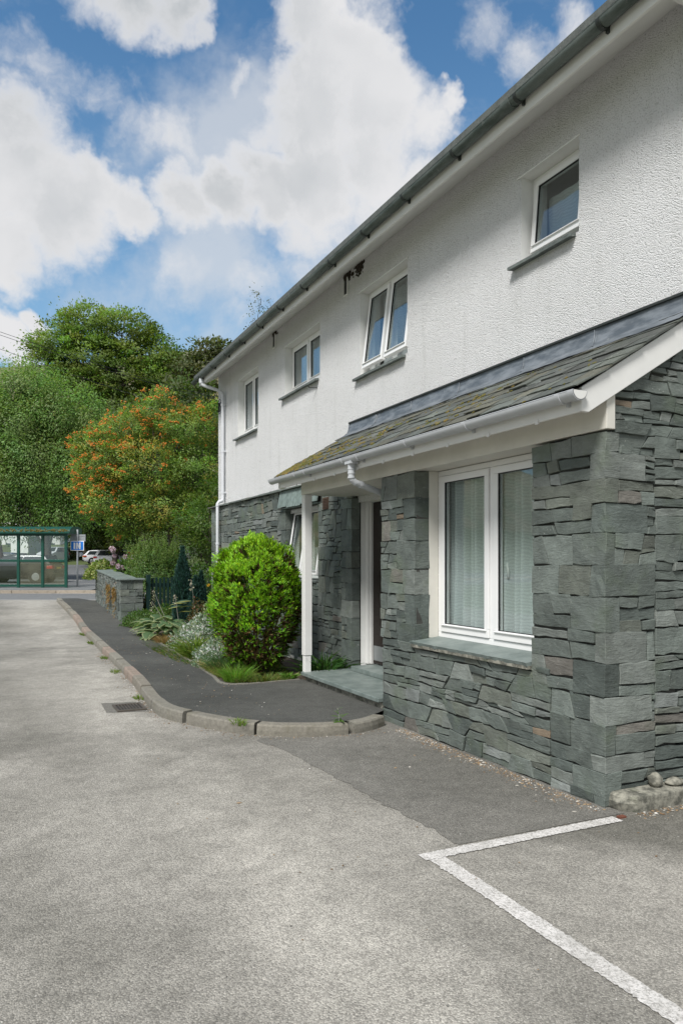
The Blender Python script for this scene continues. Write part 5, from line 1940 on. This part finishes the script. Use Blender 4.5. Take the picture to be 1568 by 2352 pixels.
grass_tuft('grass_tuft', 'bright green grass tuft at the bed corner nearest the drive', (2.86, 9.15, .09), (.16, .2), 420, .24, (.13, .26, .03), 51)
grass_tuft('grass_tuft', 'longer dull green grass tuft under the left side of the bush', (3.0, 10.1, .09), (.2, .3), 480, .34, (.075, .14, .05), 52, lean=.7)
grass_tuft('grass_tuft', 'straw coloured dry grass tuft at the bed edge', (2.87, 10.4, .09), (.11, .32), 380, .15, (.34, .28, .12), 53, lean=.9, second=((.15, .22, .04), .35))
grass_tuft('grass_tuft', 'brown dry grass tuft in front of the hosta', (2.98, 14.0, .1), (.14, .35), 420, .22, (.27, .19, .08), 54, lean=.9)
grass_tuft('fern', 'small yellow green fern like plant in front of the silver mound', (3.02, 11.75, .1), (.22, .28), 300, .42, (.16, .24, .04), 55, wd=.018, lean=.9, cat='fern')
grass_tuft('grass_tuft', 'broad yellowish grass patch along the bed edge beside the bush', (2.95, 9.8, .09), (.24, .75), 1500, .17, (.16, .22, .05), 81, lean=.8, second=((.33, .28, .11), .3))
grass_tuft('grass_tuft', 'short mixed grass along the front edge of the bed under the bush', (3.2, 9.0, .09), (.4, .13), 700, .12, (.13, .2, .045), 82, lean=.8, second=((.30, .25, .10), .25))
gc = grass_tuft('grass', None, (3.3, 12.6, .085), (.75, 3.7), 7000, .09, (.10, .17, .03), 56, wd=.008, lean=.8, cat=None, kind='stuff', second=((.28, .24, .10), .2))
grass_tuft('leafy_weed', 'leafy green weed on the path against the porch post foot', (3.50, 8.97, .09), (.07, .06), 60, .13, (.11, .24, .03), 57, wd=.03, lean=1.0, cat='weed')
grass_tuft('leafy_weed', 'dark leafy weed behind the porch post by the stone wall', (4.0, 8.97, .1), (.25, .1), 160, .38, (.05, .12, .025), 58, wd=.03, lean=.9, cat='weed')
# weed growing from the kerb joint
rg = np.random.default_rng(60)
mb = MB()
for k in range(11):
    a = k * .9 + rg.uniform(-.2, .2)
    gr = rg.uniform(.8, 1.2)
    big_leaf(mb, (2.97 + rg.normal(0, .012), 6.30 + rg.normal(0, .012), .10 + rg.uniform(0, .06)), a, rg.uniform(.06, .10), .03, rg.uniform(.2, .9), .5, (.10 * gr, .19 * gr, .04 * gr), (.12, .22, .05))
tube_between(mb, [(2.97, 6.30, .09), (2.965, 6.30, .18), (2.955, 6.31, .24)], .004, .002, 5)
for k in range(5):
    big_leaf(mb, (2.962, 6.30, .16 + k * .018), k * 1.3, .05, .02, .7, .4, (.11, .2, .05), (.12, .22, .05))
tag(mb.build('kerb_weed', M['leaf'], None), 'small green weed growing out of the kerb joint near the wall', 'weed')
gk = [(1.66, 11.2), (1.74, 12.9), (1.80, 15.2), (1.83, 16.8), (1.6, 8.9), (2.1, 6.66)]
for i, (x, y) in enumerate(gk):
    lab = ['small grass sprig at the foot of the straight kerb, fourth from the drain', 'grass sprig at the kerb foot level with the silver plants', 'green sprigs along the kerb foot level with the hosta',
           'green sprigs at the kerb foot level with the pillar shrub', 'grass sprig at the kerb just beyond the drain', 'tiny green sprig in the kerb joint on the bend'][i]
    if i == 0:
        lab = 'small grass sprig at the kerb foot between the drain and the silver plants'
    g_ = gz(x, y) + (.1 if i == 5 else 0)
    grass_tuft('grass_sprig', lab, (x, y, g_), (.05, .14 + .1 * (i in (2, 3))), 60 + 60 * (i in (2, 3)), .07, (.13, .2, .03), 70 + i, wd=.008, lean=1.0, cat='grass tuft')
# grit and dead leaves swept against the wall and the kerb
rg = np.random.default_rng(61)
mb = MB()
for k in range(2760):
    if k < 1500:
        y = rg.uniform(3.6, 6.35)
        x = 3.60 - abs(rg.normal(0, .075))
    elif k < 2200:
        i = rg.integers(int(len(KB) * .58), len(KB) - 1)
        p_ = KB[i]
        t_ = KB[min(i + 1, len(KB) - 1)] - KB[i - 1]
        t_.normalize()
        dd = -abs(rg.normal(0, .07))
        x, y = p_.x - t_.y * dd, p_.y + t_.x * dd
    elif k < 2450:
        x, y = rg.uniform(3.68, 4.6), 3.46 - abs(rg.normal(0, .06))
    elif k < 2520:
        x, y = rg.uniform(1.0, 3.5), rg.uniform(2.2, 6.2)
    else:
        y = rg.uniform(6.9, 15)
        x = rg.uniform(1.95, 2.7)
    if y > 6.2 and x > 3.4 and k < 2520:
        continue
    s_ = abs(rg.normal(0, .0035)) + .0018
    c_ = [(.50, .47, .42), (.28, .20, .12), (.17, .11, .06), (.35, .33, .29), (.62, .60, .56)][rg.choice(5, p=[.08, .36, .36, .15, .05])]
    z = gz(x, y) + (.104 if k >= 2520 else .004)
    an = rg.uniform(0, PI)
    ca_, sa_ = math.cos(an), math.sin(an)
    ex = rg.uniform(.6, 2.2)
    mb.add([(x + (v[0] * ex * ca_ - v[1] * sa_) * s_, y + (v[0] * ex * sa_ + v[1] * ca_) * s_, z + v[2] * s_ * .5) for v in octv], octf, c_)
o = mb.build('grit', M['grit'])
o['kind'] = 'stuff'

# ------------------------------------------------------------------ loose stones at the house corner
def rock(name, label, cat, c0, rad, seed, mat, sub=3, flat=1.0, lump=.16):
    bm = bmesh.new()
    bmesh.ops.create_icosphere(bm, subdivisions=sub, radius=1)
    for v in bm.verts:
        n = mnoise.fractal(v.co * 1.6 + Vector((seed, 0, 0)), 1.0, 2.0, 3)
        v.co *= 1 + lump * n
        v.co = Vector((v.co.x * rad[0], v.co.y * rad[1], v.co.z * rad[2]))
    me = bpy.data.meshes.new(name)
    bm.to_mesh(me)
    bm.free()
    me.materials.append(mat)
    me.polygons.foreach_set('use_smooth', [True] * len(me.polygons))
    o = bpy.data.objects.new(name, me)
    COL.objects.link(o)
    o.location = c0
    return tag(o, label, cat)


mb = MB()
outl = [(3.665, 3.645), (3.68, 3.53), (3.76, 3.475), (3.92, 3.455), (4.12, 3.48), (4.45, 3.49), (4.8, 3.5), (4.82, 3.645)]
rk = random.Random(9)
n = len(outl)
lv_ = []
for (z, g) in ((.0, 1.0), (.055, 1.015), (.085, 1.0), (.105, .965)):
    lv_.append([(4.2 + (x - 4.2) * g + rk.gauss(0, .006), 3.6 + (y - 3.6) * g + rk.gauss(0, .004), z + rk.gauss(0, .005)) for x, y in outl])
vs = [v for l_ in lv_ for v in l_]
fs = [(a * n + i, a * n + (i + 1) % n, (a + 1) * n + (i + 1) % n, (a + 1) * n + i) for a in range(3) for i in range(n)]
fs.append(tuple(3 * n + i for i in range(n)))
mb.add(vs, fs)
so_ = mb.build('stone_slab', M['oldstone'], None, bevel=.012, seg=3)
tag(so_, 'thick weathered stone slab lying against the foot of the house corner', 'slab')
rock('round_stone', 'round pale boulder standing on the stone slab', 'stone', (4.02, 3.575, .15), (.052, .045, .048), 3, M['oldstone'])
rock('flat_stone', 'dark flat stone beside the round one on the slab', 'stone', (4.175, 3.55, .128), (.075, .05, .026), 8, M['oldstone'])
mb = MB()
mb.box(3.56, 3.615, 3.435, 3.47, -.005, .012)
tag(mb.build('brick_fragment', M['brick'], None, bevel=.004), 'small red brick piece at the end of the white line', 'brick')

# ================================================================== garden wall, gate
gw = thing('garden_wall', 'low dry stone garden wall with a flat slate coping and squared end', 'wall', (2.95, 18.2, .2))
rs = random.Random(31)
mb = MB()
WX = lambda y: 2.85 + (y - 18.2) * .028
fW = lambda a, b, d: (WX(a) - d, a, b + gz(WX(a), a) + .08)
for q in pack(18.55, 24.1, 0, .97, rs, .035, .12, .07, .24):
    add_stone(mb, q, fW, rs, proud=.03, wave=.02, rough=.008)
fE = lambda a, b, d: (a, 18.25 - d, b + .24)
fEl = lambda a, b, d: (2.86 - d, a, b + .24)
z = -.1
k = 0
for h_ in (.30, .2, .17, .16, .24):
    L = (.2, .33, .36, .2, .16)[k]
    quoin(mb, 2.83, 2.83 + L, 18.22, 18.22 + (.36, .2, .2, .3, .36)[k], .24 + z, .24 + z + h_, rs)
    for q in pack(2.83 + L, 3.36, z, z + h_, rs, .06, max(h_, .08), .12, .22):
        add_stone(mb, q, fE, rs, wave=0)
    for q in pack(18.5, 18.62, z, z + h_, rs, .06, max(h_, .08), .1, .2):
        add_stone(mb, q, fEl, rs, wave=0)
    z += h_
    k += 1
mb.build('stonework', M['stone'], gw)
mb = MB()
mb.box(2.88, 3.34, 18.27, 18.6, .1, 1.17)
for k in range(8):
    y0, y1 = 18.6 + k * .69, 18.6 + (k + 1) * .69
    g_ = gz(3, y0)
    mb.add([(WX(y0) + .01, y0, .05), (WX(y0) + .4, y0, .05), (WX(y1) + .4, y1, .05), (WX(y1) + .01, y1, .05), (WX(y0) + .01, y0, g_ + 1.04), (WX(y0) + .4, y0, g_ + 1.04), (WX(y1) + .4, y1, gz(3, y1) + 1.04), (WX(y1) + .01, y1, gz(3, y1) + 1.04)],
           [(4, 5, 6, 7), (0, 1, 5, 4), (1, 2, 6, 5), (2, 3, 7, 6), (3, 0, 4, 7)])
mb.build('core', M['joint'], gw)
mb = MB()
mb.box(2.80, 3.40, 18.17, 18.75, 1.19, 1.235, (.25, .27, .255))
y = 18.755
while y < 24.1:
    L = rs.uniform(.4, .7)
    g_ = gz(3, y) + 1.05 - (.02 if y < 19 else 0)
    g2 = gz(3, y + L) + 1.05
    mb.add([(WX(y) - .05, y, g_), (WX(y) + .46, y, g_), (WX(y + L) + .46, y + L - .006, g2), (WX(y + L) - .05, y + L - .006, g2),
            (WX(y) - .05, y, g_ + .045), (WX(y) + .46, y, g_ + .045), (WX(y + L) + .46, y + L - .006, g2 + .045), (WX(y + L) - .05, y + L - .006, g2 + .045)],
           [(3, 2, 1, 0), (4, 5, 6, 7), (0, 1, 5, 4), (1, 2, 6, 5), (2, 3, 7, 6), (3, 0, 4, 7)], (.24, .26, .245))
    y += L
mb.build('coping', M['slab'], gw, bevel=.008)
rg = np.random.default_rng(91)
for (yy, lab, sd_) in ((19.0, 'dry orange fern hanging on the garden wall nearest its end', 91), (20.2, 'dry orange fern hanging halfway along the garden wall', 92)):
    rg = np.random.default_rng(sd_)
    n = 260
    b = np.stack([np.full(n, WX(yy) - .04) - rg.uniform(0, .06, n), yy + rg.normal(0, .11, n), .98 - np.abs(rg.normal(0, .28, n)) + gz(3, yy) - .1], 1)
    dirs = np.stack([-np.ones(n) * .5, rg.normal(0, .5, n), -np.ones(n)], 1)
    tag(np_mesh('dry_fern', leaves(b, dirs, rg.uniform(.05, .13, n), np.full(n, .016), rg), 4, jitter_col((.26, .16, .055), n, rg, .25, .08), M['leaf']), lab, 'fern')
gt = thing('picket_gate', 'dark green picket gate between the wall pillar and the conifers', 'gate', (3.5, 18.3, .25))
mb = MB()
mb.box(3.45, 3.55, 18.26, 18.36, .12, 1.32)
mb.build('gate_post', M['gate'], gt, bevel=.006)
mb = MB()
mb.box(3.56, 5.1, 18.345, 18.38, .48, .57).box(3.56, 5.1, 18.345, 18.38, 1.02, 1.11)
mb.build('rail', M['gate'], gt)
for k in range(16):
    mb = MB()
    x0 = 3.575 + k * .094
    mb.box(x0, x0 + .06, 18.32, 18.343, .2, 1.24 + .015 * (k % 2))
    mb.build('picket', M['gate'], gt, bevel=.004)

# ================================================================== bus shelter and sign
sh = thing('bus_shelter', 'dark green bus shelter with mossy roof edge and glass panels', 'bus shelter', ur(31.5, -13.2, .56))


def bx(mb, r0, r1, u0, u1, z0, z1, col=None):
    p_ = [ur(u0, r0), ur(u0, r1), ur(u1, r1), ur(u1, r0)]
    mb.add([(*q[:2], z0) for q in p_] + [(*q[:2], z1) for q in p_], [(3, 2, 1, 0), (4, 5, 6, 7), (0, 1, 5, 4), (1, 2, 6, 5), (2, 3, 7, 6), (3, 0, 4, 7)], col)
    return mb


PR_ = [-15.76, -14.74, -13.72, -12.69, -11.70]
for a in PR_:
    bx(MB(), a - .055, a + .055, 31.45, 31.56, .5, 2.90).build('post', M['green_metal'], sh, bevel=.008)
for a, b in zip(PR_, PR_[1:]):
    a, b = a + .055, b - .055
    for (z0, z1) in ((.60, .70), (1.66, 1.76), (2.76, 2.88)):
        bx(MB(), a, b, 31.47, 31.53, z0, z1).build('rail', M['green_metal'], sh, bevel=.005)
    bx(MB(), a, b, 31.495, 31.505, 1.76, 2.76).build('glass_panel', M['glass'], sh)
    bx(MB(), a, b, 31.495, 31.505, .70, 1.66).build('glass_panel', M['cloudglass'] if a > -13.8 else M['glass'], sh)
mb = MB()
sec = [(31.2, 2.86), (31.2, 2.93), (31.27, 3.02), (31.45, 3.12), (31.75, 3.17), (32.2, 3.19), (32.7, 3.12), (32.7, 2.86)]
mb.prism(sec, lambda a, b, d: (*ur(a, d)[:2], b), -16.0, -11.45)
mb.build('shelter_roof', M['green_metal'], sh)
mb = MB()
rg = np.random.default_rng(40)
for k in range(520):
    r_ = rg.uniform(-15.9, -11.5)
    if mnoise.noise(Vector((r_ * 1.3, 3, 0))) < -.18:
        continue
    u_, z_ = 31.2 + abs(rg.normal(0, .05)), 2.945 + rg.normal(0, .02)
    z_ += max(0, (u_ - 31.2)) * .9
    q = ur(u_, r_)
    s_ = rg.uniform(.015, .045)
    mb.add([(q[0] + v[0] * s_, q[1] + v[1] * s_, z_ + v[2] * s_ * .8) for v in octv], octf)
mb.build('roof_moss', M['moss'], sh)['kind'] = 'stuff'
sg = thing('in_sign', 'blue sign reading IN on a grey pole beside the bus shelter', 'sign', ur(31.9, -11.36, .5))
mb = MB()
a = ur(31.9, -11.36)
mb.tube([(*a[:2], .45), (*a[:2], 3.05)], .038, 12)
mb.build('pole', M['pole'], sg, smooth=True)
mb = bx(MB(), -11.66, -11.03, 31.945, 31.955, 2.54, 2.84)
bx(mb, -11.62, -11.07, 31.935, 31.945, 2.76, 2.79)
mb.build('grey_plate', M['signgrey'], sg)
bx(MB(), -11.64, -11.06, 31.845, 31.857, 2.14, 2.56).build('white_border', M['signwhite'], sg, bevel=.02)
bx(MB(), -11.61, -11.09, 31.838, 31.844, 2.17, 2.53).build('blue_panel', M['signblue'], sg, bevel=.003)


def glyph(polys):
    mb = MB()
    for pl in polys:
        mb.prism(pl, lambda a, b, d: (*ur(d, a)[:2], b), 31.832, 31.8375)
    return mb


zb_, zt_ = 2.215, 2.485
glyph([[(-11.50, zb_), (-11.425, zb_), (-11.425, zt_), (-11.50, zt_)]]).build('letter', M['signwhite'], sg)
n0, n1 = -11.385, -11.20
glyph([[(n0, zb_), (n0 + .065, zb_), (n0 + .065, zt_), (n0, zt_)], [(n1 - .065, zb_), (n1, zb_), (n1, zt_), (n1 - .065, zt_)],
       [(n0 + .066, zt_), (n0 + .066, zt_ - .115), (n1 - .066, zb_), (n1 - .066, zb_ + .115)]]).build('letter', M['signwhite'], sg)
b_ = ur(32.0, -11.28)
mb = MB()
mb.tube([(*ur(31.95, -11.29)[:2], 1.98), (*ur(32.05, -11.25)[:2], 1.98)], .10, 16)
mb.build('round_plate', M['pole'], sg)

# ================================================================== cars
M['tyre'] = plain('tyre_rubber', (.02, .02, .02), .8, .1)
M['rim'] = plain('alloy_rim', (.42, .43, .44), .35, .08, metal=.6)
m, t, p = material('car_glass')
finish(t, (.03, .037, .04, 1), .08, spec=.8)
M['carglass'] = m
M['tail'] = plain('tail_lamp_red', (.42, .015, .015), .25, .05)
M['head'] = plain('head_lamp', (.55, .57, .58), .15, .05)
M['plate'] = plain('number_plate_yellow', (.62, .45, .05), .5, .03)


def car(label, u, r_, heading, colr, style, group='cars in the car park'):
    """front along local +x; heading measured from +x across-view axis"""
    x, y, _ = ur(u, r_)
    root = thing('parked_car', label, 'car', (x, y, gz(x, y)), math.atan2(RT.y, RT.x) + heading, group)
    L, Wd, Hh, blt = {'suv': (4.6, 1.86, 1.68, 1.08), 'hatch': (4.2, 1.76, 1.47, .95), 'estate': (4.7, 1.82, 1.47, .96)}[style]
    hl, hw = L / 2, Wd / 2
    if style == 'suv' or style == 'hatch':
        top = [(-hl, .75), (-hl + .02, blt), (-hl + .12, blt + .05), (-hl + .42, Hh - .06), (-hl + .75, Hh - .01), (-.2, Hh), (.45, Hh - .06), (1.15, blt + .06), (1.3, blt), (hl - .35, blt - .14), (hl - .05, .68), (hl, .5)]
    else:
        top = [(-hl, .72), (-hl + .02, blt), (-hl + .1, blt + .05), (-hl + .55, Hh - .06), (-hl + .9, Hh - .01), (0, Hh), (.5, Hh - .06), (1.2, blt + .04), (1.35, blt - .02), (hl - .35, blt - .14), (hl - .05, .66), (hl, .5)]
    rows = []
    for (xx, zt) in top:
        cab = max(0, min(1, (zt - blt) / (Hh - blt)))
        e = 1 - .10 * max(0, (abs(xx) - hl + .5) / .5)
        zb = .24 if abs(xx) < hl - .25 else .32
        zs = min(zt, blt)
        rows.append([(xx, s * q, z) for s, q, z in ((-1, hw * .9 * e, zb), (-1, hw * e, zb + .18), (-1, hw * 1.0 * e, (zb + zs) / 2 + .1), (-1, hw * .965 * e, zs),
                     (-1, hw * (.965 - .17 * cab) * e, zs + (zt - zs) * .82), (-1, hw * (.80 - .06 * cab) * e, zt), (1, hw * (.80 - .06 * cab) * e, zt),
                     (1, hw * (.965 - .17 * cab) * e, zs + (zt - zs) * .82), (1, hw * .965 * e, zs), (1, hw * e, (zb + zs) / 2 + .1), (1, hw * e, zb + .18), (1, hw * .9 * e, zb))])
    mb = MB()
    n = 12
    fs = []
    for i in range(len(rows) - 1):
        for k in range(n):
            fs.append((i * n + k, i * n + (k + 1) % n, (i + 1) * n + (k + 1) % n, (i + 1) * n + k))
    fs += [tuple(range(n)), tuple((len(rows) - 1) * n + k for k in range(n))]
    mb.add([v for r2 in rows for v in r2], fs)
    body = mb.build('body', paint('car_paint', colr), root, local=True, smooth=True, bevel=.03, seg=2)
    # glass
    def side(s):
        w0, w1 = hw * .965 + .008, hw * .80 + .012
        zt = Hh - .10
        xs = (-hl + .34, -hl + .62, .42, 1.02)
        return [(xs[0], s * w0, blt + .04), (xs[3], s * w0, blt + .04), (xs[2], s * w1, zt), (xs[1], s * w1, zt)]
    for s in (-1, 1):
        q = side(s)
        for (f0, f1) in ((0.0, .46), (.49, 1.0)):
            A = Vector(q[0]).lerp(Vector(q[1]), f0)
            B = Vector(q[0]).lerp(Vector(q[1]), f1)
            Cq = Vector(q[3]).lerp(Vector(q[2]), f1)
            D = Vector(q[3]).lerp(Vector(q[2]), f0)
            mb = MB()
            dn = Vector((0, -s * .02, 0))
            mb.add([A, B, Cq, D, A + dn, B + dn, Cq + dn, D + dn], [(0, 1, 2, 3), (0, 1, 5, 4), (1, 2, 6, 5), (2, 3, 7, 6), (3, 0, 4, 7)])
            mb.build('side_window', M['carglass'], root, local=True)
    mb = MB()
    mb.add([(-hl + .10, -hw * .74, blt + .07), (-hl + .10, hw * .74, blt + .07), (-hl + .385, hw * .64, Hh - .10), (-hl + .385, -hw * .64, Hh - .10)], [(0, 1, 2, 3)])
    mb.build('rear_window', M['carglass'], root, local=True)
    mb = MB()
    mb.add([(1.14, -hw * .78, blt + .09), (1.14, hw * .78, blt + .09), (.50, hw * .66, Hh - .07), (.50, -hw * .66, Hh - .07)], [(0, 1, 2, 3)])
    mb.build('windscreen', M['carglass'], root, local=True)
    for s in (-1, 1):
        mb = MB()
        mb.box(-hl - .012, -hl + .30, s * hw * .60, s * hw * .985, blt - .22, blt - .06)
        mb.build('tail_light', M['tail'], root, local=True, bevel=.02)
        mb = MB()
        mb.box(hl - .40, hl - .02, s * hw * .55, s * hw * .94, .60, .74)
        mb.build('headlight', M['head'], root, local=True, bevel=.02)
        mb = MB()
        mb.box(.82, 1.0, s * hw * .97, s * (hw + .16), blt + .0, blt + .13)
        mb.build('mirror', M['black'], root, local=True, bevel=.02)
    mb = MB()
    mb.box(-hl - .01, -hl + .05, -hw * .85, hw * .85, .30, .46)
    mb.build('rear_bumper', M['black'], root, local=True, bevel=.02)
    mb = MB()
    mb.box(-hl - .02, -hl + .02, -.26, .26, .72, .83)
    mb.build('number_plate', M['plate'], root, local=True)
    for xx in (-hl + .85, hl - .88):
        for s in (-1, 1):
            rr = .35 if style == 'suv' else .315
            mb = MB()
            mb.tube([(xx, s * (hw - .20), rr), (xx, s * (hw - .03), rr), (xx, s * (hw + .006), rr)], [rr, rr, rr * .93], 24)
            wh = mb.build('wheel', M['tyre'], root, local=True)
            mb = MB()
            mb.tube([(xx, s * (hw + .002), rr), (xx, s * (hw + .016), rr)], [rr * .66, rr * .6], 16)
            mb.build('rim', M['rim'], wh, local=True)
            mb = MB()
            mb.tube([(xx, s * (hw - .06), rr + .01), (xx, s * (hw + .003), rr + .01)], rr * 1.18, 24)
            mb.build('wheel_arch', M['black'], root, local=True)
    return root


car('white sport utility car parked with its tail towards the sign', 73.6, -22.2, math.radians(20), (.74, .75, .76), 'suv')
car('white estate car just behind and left of the white sport utility car', 78.0, -24.7, math.radians(22), (.72, .73, .74), 'estate')
car('red car with only its roof showing above the white cars', 85, -24.9, math.radians(20), (.40, .03, .025), 'hatch')
car('black hatchback close behind the bus shelter glass', 39.0, -16.98, math.radians(180), (.012, .012, .014), 'hatch')
car('silver car facing the shelter, seen through its right hand upper pane', 82, -31.9, math.radians(-95), (.50, .52, .54), 'suv')
car('silver car behind the black hatchback at the left edge', 44.5, -20.2, math.radians(180), (.55, .57, .58), 'estate')
car('dark blue car far back, left of the white van', 72, -33.4, math.radians(175), (.03, .05, .10), 'estate')
# white box van
x, y, _ = ur(86, -36.4)
vn = thing('box_van', 'tall white box van far back, seen through the middle shelter pane', 'van', (x, y, gz(x, y)), math.atan2(RT.y, RT.x) + math.radians(90), 'cars in the car park')
mb = MB()
mb.box(-2.2, .9, -1.0, 1.0, .55, 2.75)
mb.build('cargo_box', paint('van_paint', (.72, .73, .70)), vn, local=True, bevel=.04)
mb = MB()
mb.prism([(.92, .4), (2.4, .4), (2.4, 1.0), (2.1, 1.15), (1.7, 1.95), (.92, 2.0)], lambda a, b, d: (a, d, b), -.95, .95)
mb.build('cab', paint('cab_paint', (.70, .71, .70)), vn, local=True, bevel=.05)
mb = MB()
mb.prism([(2.12, 1.17), (2.14, 1.19), (1.76, 1.88), (1.73, 1.86)], lambda a, b, d: (a, d, b), -.8, .8)
mb.build('windscreen', M['carglass'], vn, local=True)
mb = MB()
mb.box(-2.22, -2.19, -.85, .85, .6, .78)
mb.build('rear_bumper', M['black'], vn, local=True)
for xx in (-1.4, 1.7):
    for s in (-1, 1):
        mb = MB()
        mb.tube([(xx, s * .75, .36), (xx, s * .97, .36)], .36, 20)
        mb.build('wheel', M['tyre'], vn, local=True)

# ================================================================== far things
# boundary wall with climbers behind the parked cars
bw = thing('boundary_wall', 'stone boundary wall hung with climbing plants behind the parked cars', 'wall', ur(88, -28, 2.0))
mb = MB()
rs = random.Random(41)
fF = lambda a, b, d: (*ur(88 - d, a)[:2], b + 2.0)
for q in pack(-35, -18, -.2, 1.5, rs, .15, .4, .4, 1.0):
    add_stone(mb, q, fF, rs, proud=.05, gap=.01, rough=.01)
mb.build('stonework', M['stone'], bw)
bx(MB(), -35, -18, 88.02, 88.5, 1.6, 3.48).build('core', M['joint'], bw)
mound('climbing_plant', 'green and russet climbing plants along the boundary wall', 'climber', ur(87.8, -28.5, 2.0), (4.6, .5, 1.9), 4200, .28, (.07, .115, .03), 43, fill=.2, second=((.20, .12, .05), .2))
mound('hedge', 'leafy hedge behind the red car', 'hedge', ur(88, -22.0, 2.0), (3.8, .8, 2.4), 4200, .28, (.075, .13, .03), 44, fill=.2)
# pale building behind the birch
pb = thing('rendered_building', 'pale building with a slate roof glimpsed behind the birch', 'building', ur(104, -47, 4))
bx(MB(), -57, -39.5, 104, 112, 2, 8.2).build('wall', M['reveal'], pb)
mb = MB()
mb.prism([(103.4, 8.2), (108, 11.6), (112.6, 8.2)], lambda a, b, d: (*ur(a, d)[:2], b), -57.5, -39)
mb.build('roof', M['slate'], pb)
for k in range(6):
    bx(MB(), -55.5 + k * 2.8, -54.2 + k * 2.8, 103.95, 104.02, 5.6, 7.0).build('window', M['carglass'], pb)
    bx(MB(), -55.5 + k * 2.8, -54.2 + k * 2.8, 103.95, 104.02, 3.2, 4.4).build('window', M['carglass'], pb)
# distant fell
vs, fs = [], []
RR = list(range(-1400, 1401, 50))
for j, uu in enumerate((330, 450, 560, 640, 760, 1000)):
    for r_ in RR:
        ridge = 168 + 26 * math.sin(r_ * .006 + .6) + 14 * mnoise.fractal(Vector((r_ * .008, 7, 0)), 1, 2, 4) - max(0, r_ + 150) * .10
        hgt = (0, .42, .8, 1.0, .92, .3)[j] * ridge + 25 + 5 * mnoise.noise(Vector((r_ * .02, uu * .02, 1)))
        x, y, _ = ur(uu, r_)
        vs.append((x, y, hgt))
n = len(RR)
for j in range(5):
    for i in range(n - 1):
        fs.append((j * n + i, j * n + i + 1, (j + 1) * n + i + 1, (j + 1) * n + i))
mb = MB()
mb.add(vs, fs)
hl_ = mb.build('hill', M['hill'], None, smooth=True)
hl_['kind'] = 'structure'
# overhead cables
for i, (za, zb2, ua, ub, lab) in enumerate(((822, 985, 26, 38, 'topmost of the three thin overhead cables crossing the trees'), (830, 992, 26, 38, 'middle overhead cable running just under the top one'),
                                          (862, 1040, 26, 38, 'lowest of the three overhead cables across the trees'))):
    ra, rb = -.55 * ua, -.10 * ub
    ya_, yb_ = 1.6 + (1408 - (za - .304 * 164)) / 1851 * ua, 1.6 + (1408 - (zb2 + .304 * 130)) / 1851 * ub
    A, B = Vector(ur(ua, ra, ya_)), Vector(ur(ub, rb, yb_))
    pts = [A.lerp(B, k / 16) - Vector((0, 0, .25 * math.sin(PI * k / 16))) for k in range(17)]
    mb = MB()
    mb.tube(pts, .009, 5)
    tag(mb.build('overhead_cable', M['wire'], None), lab, 'cable', 'overhead cables')
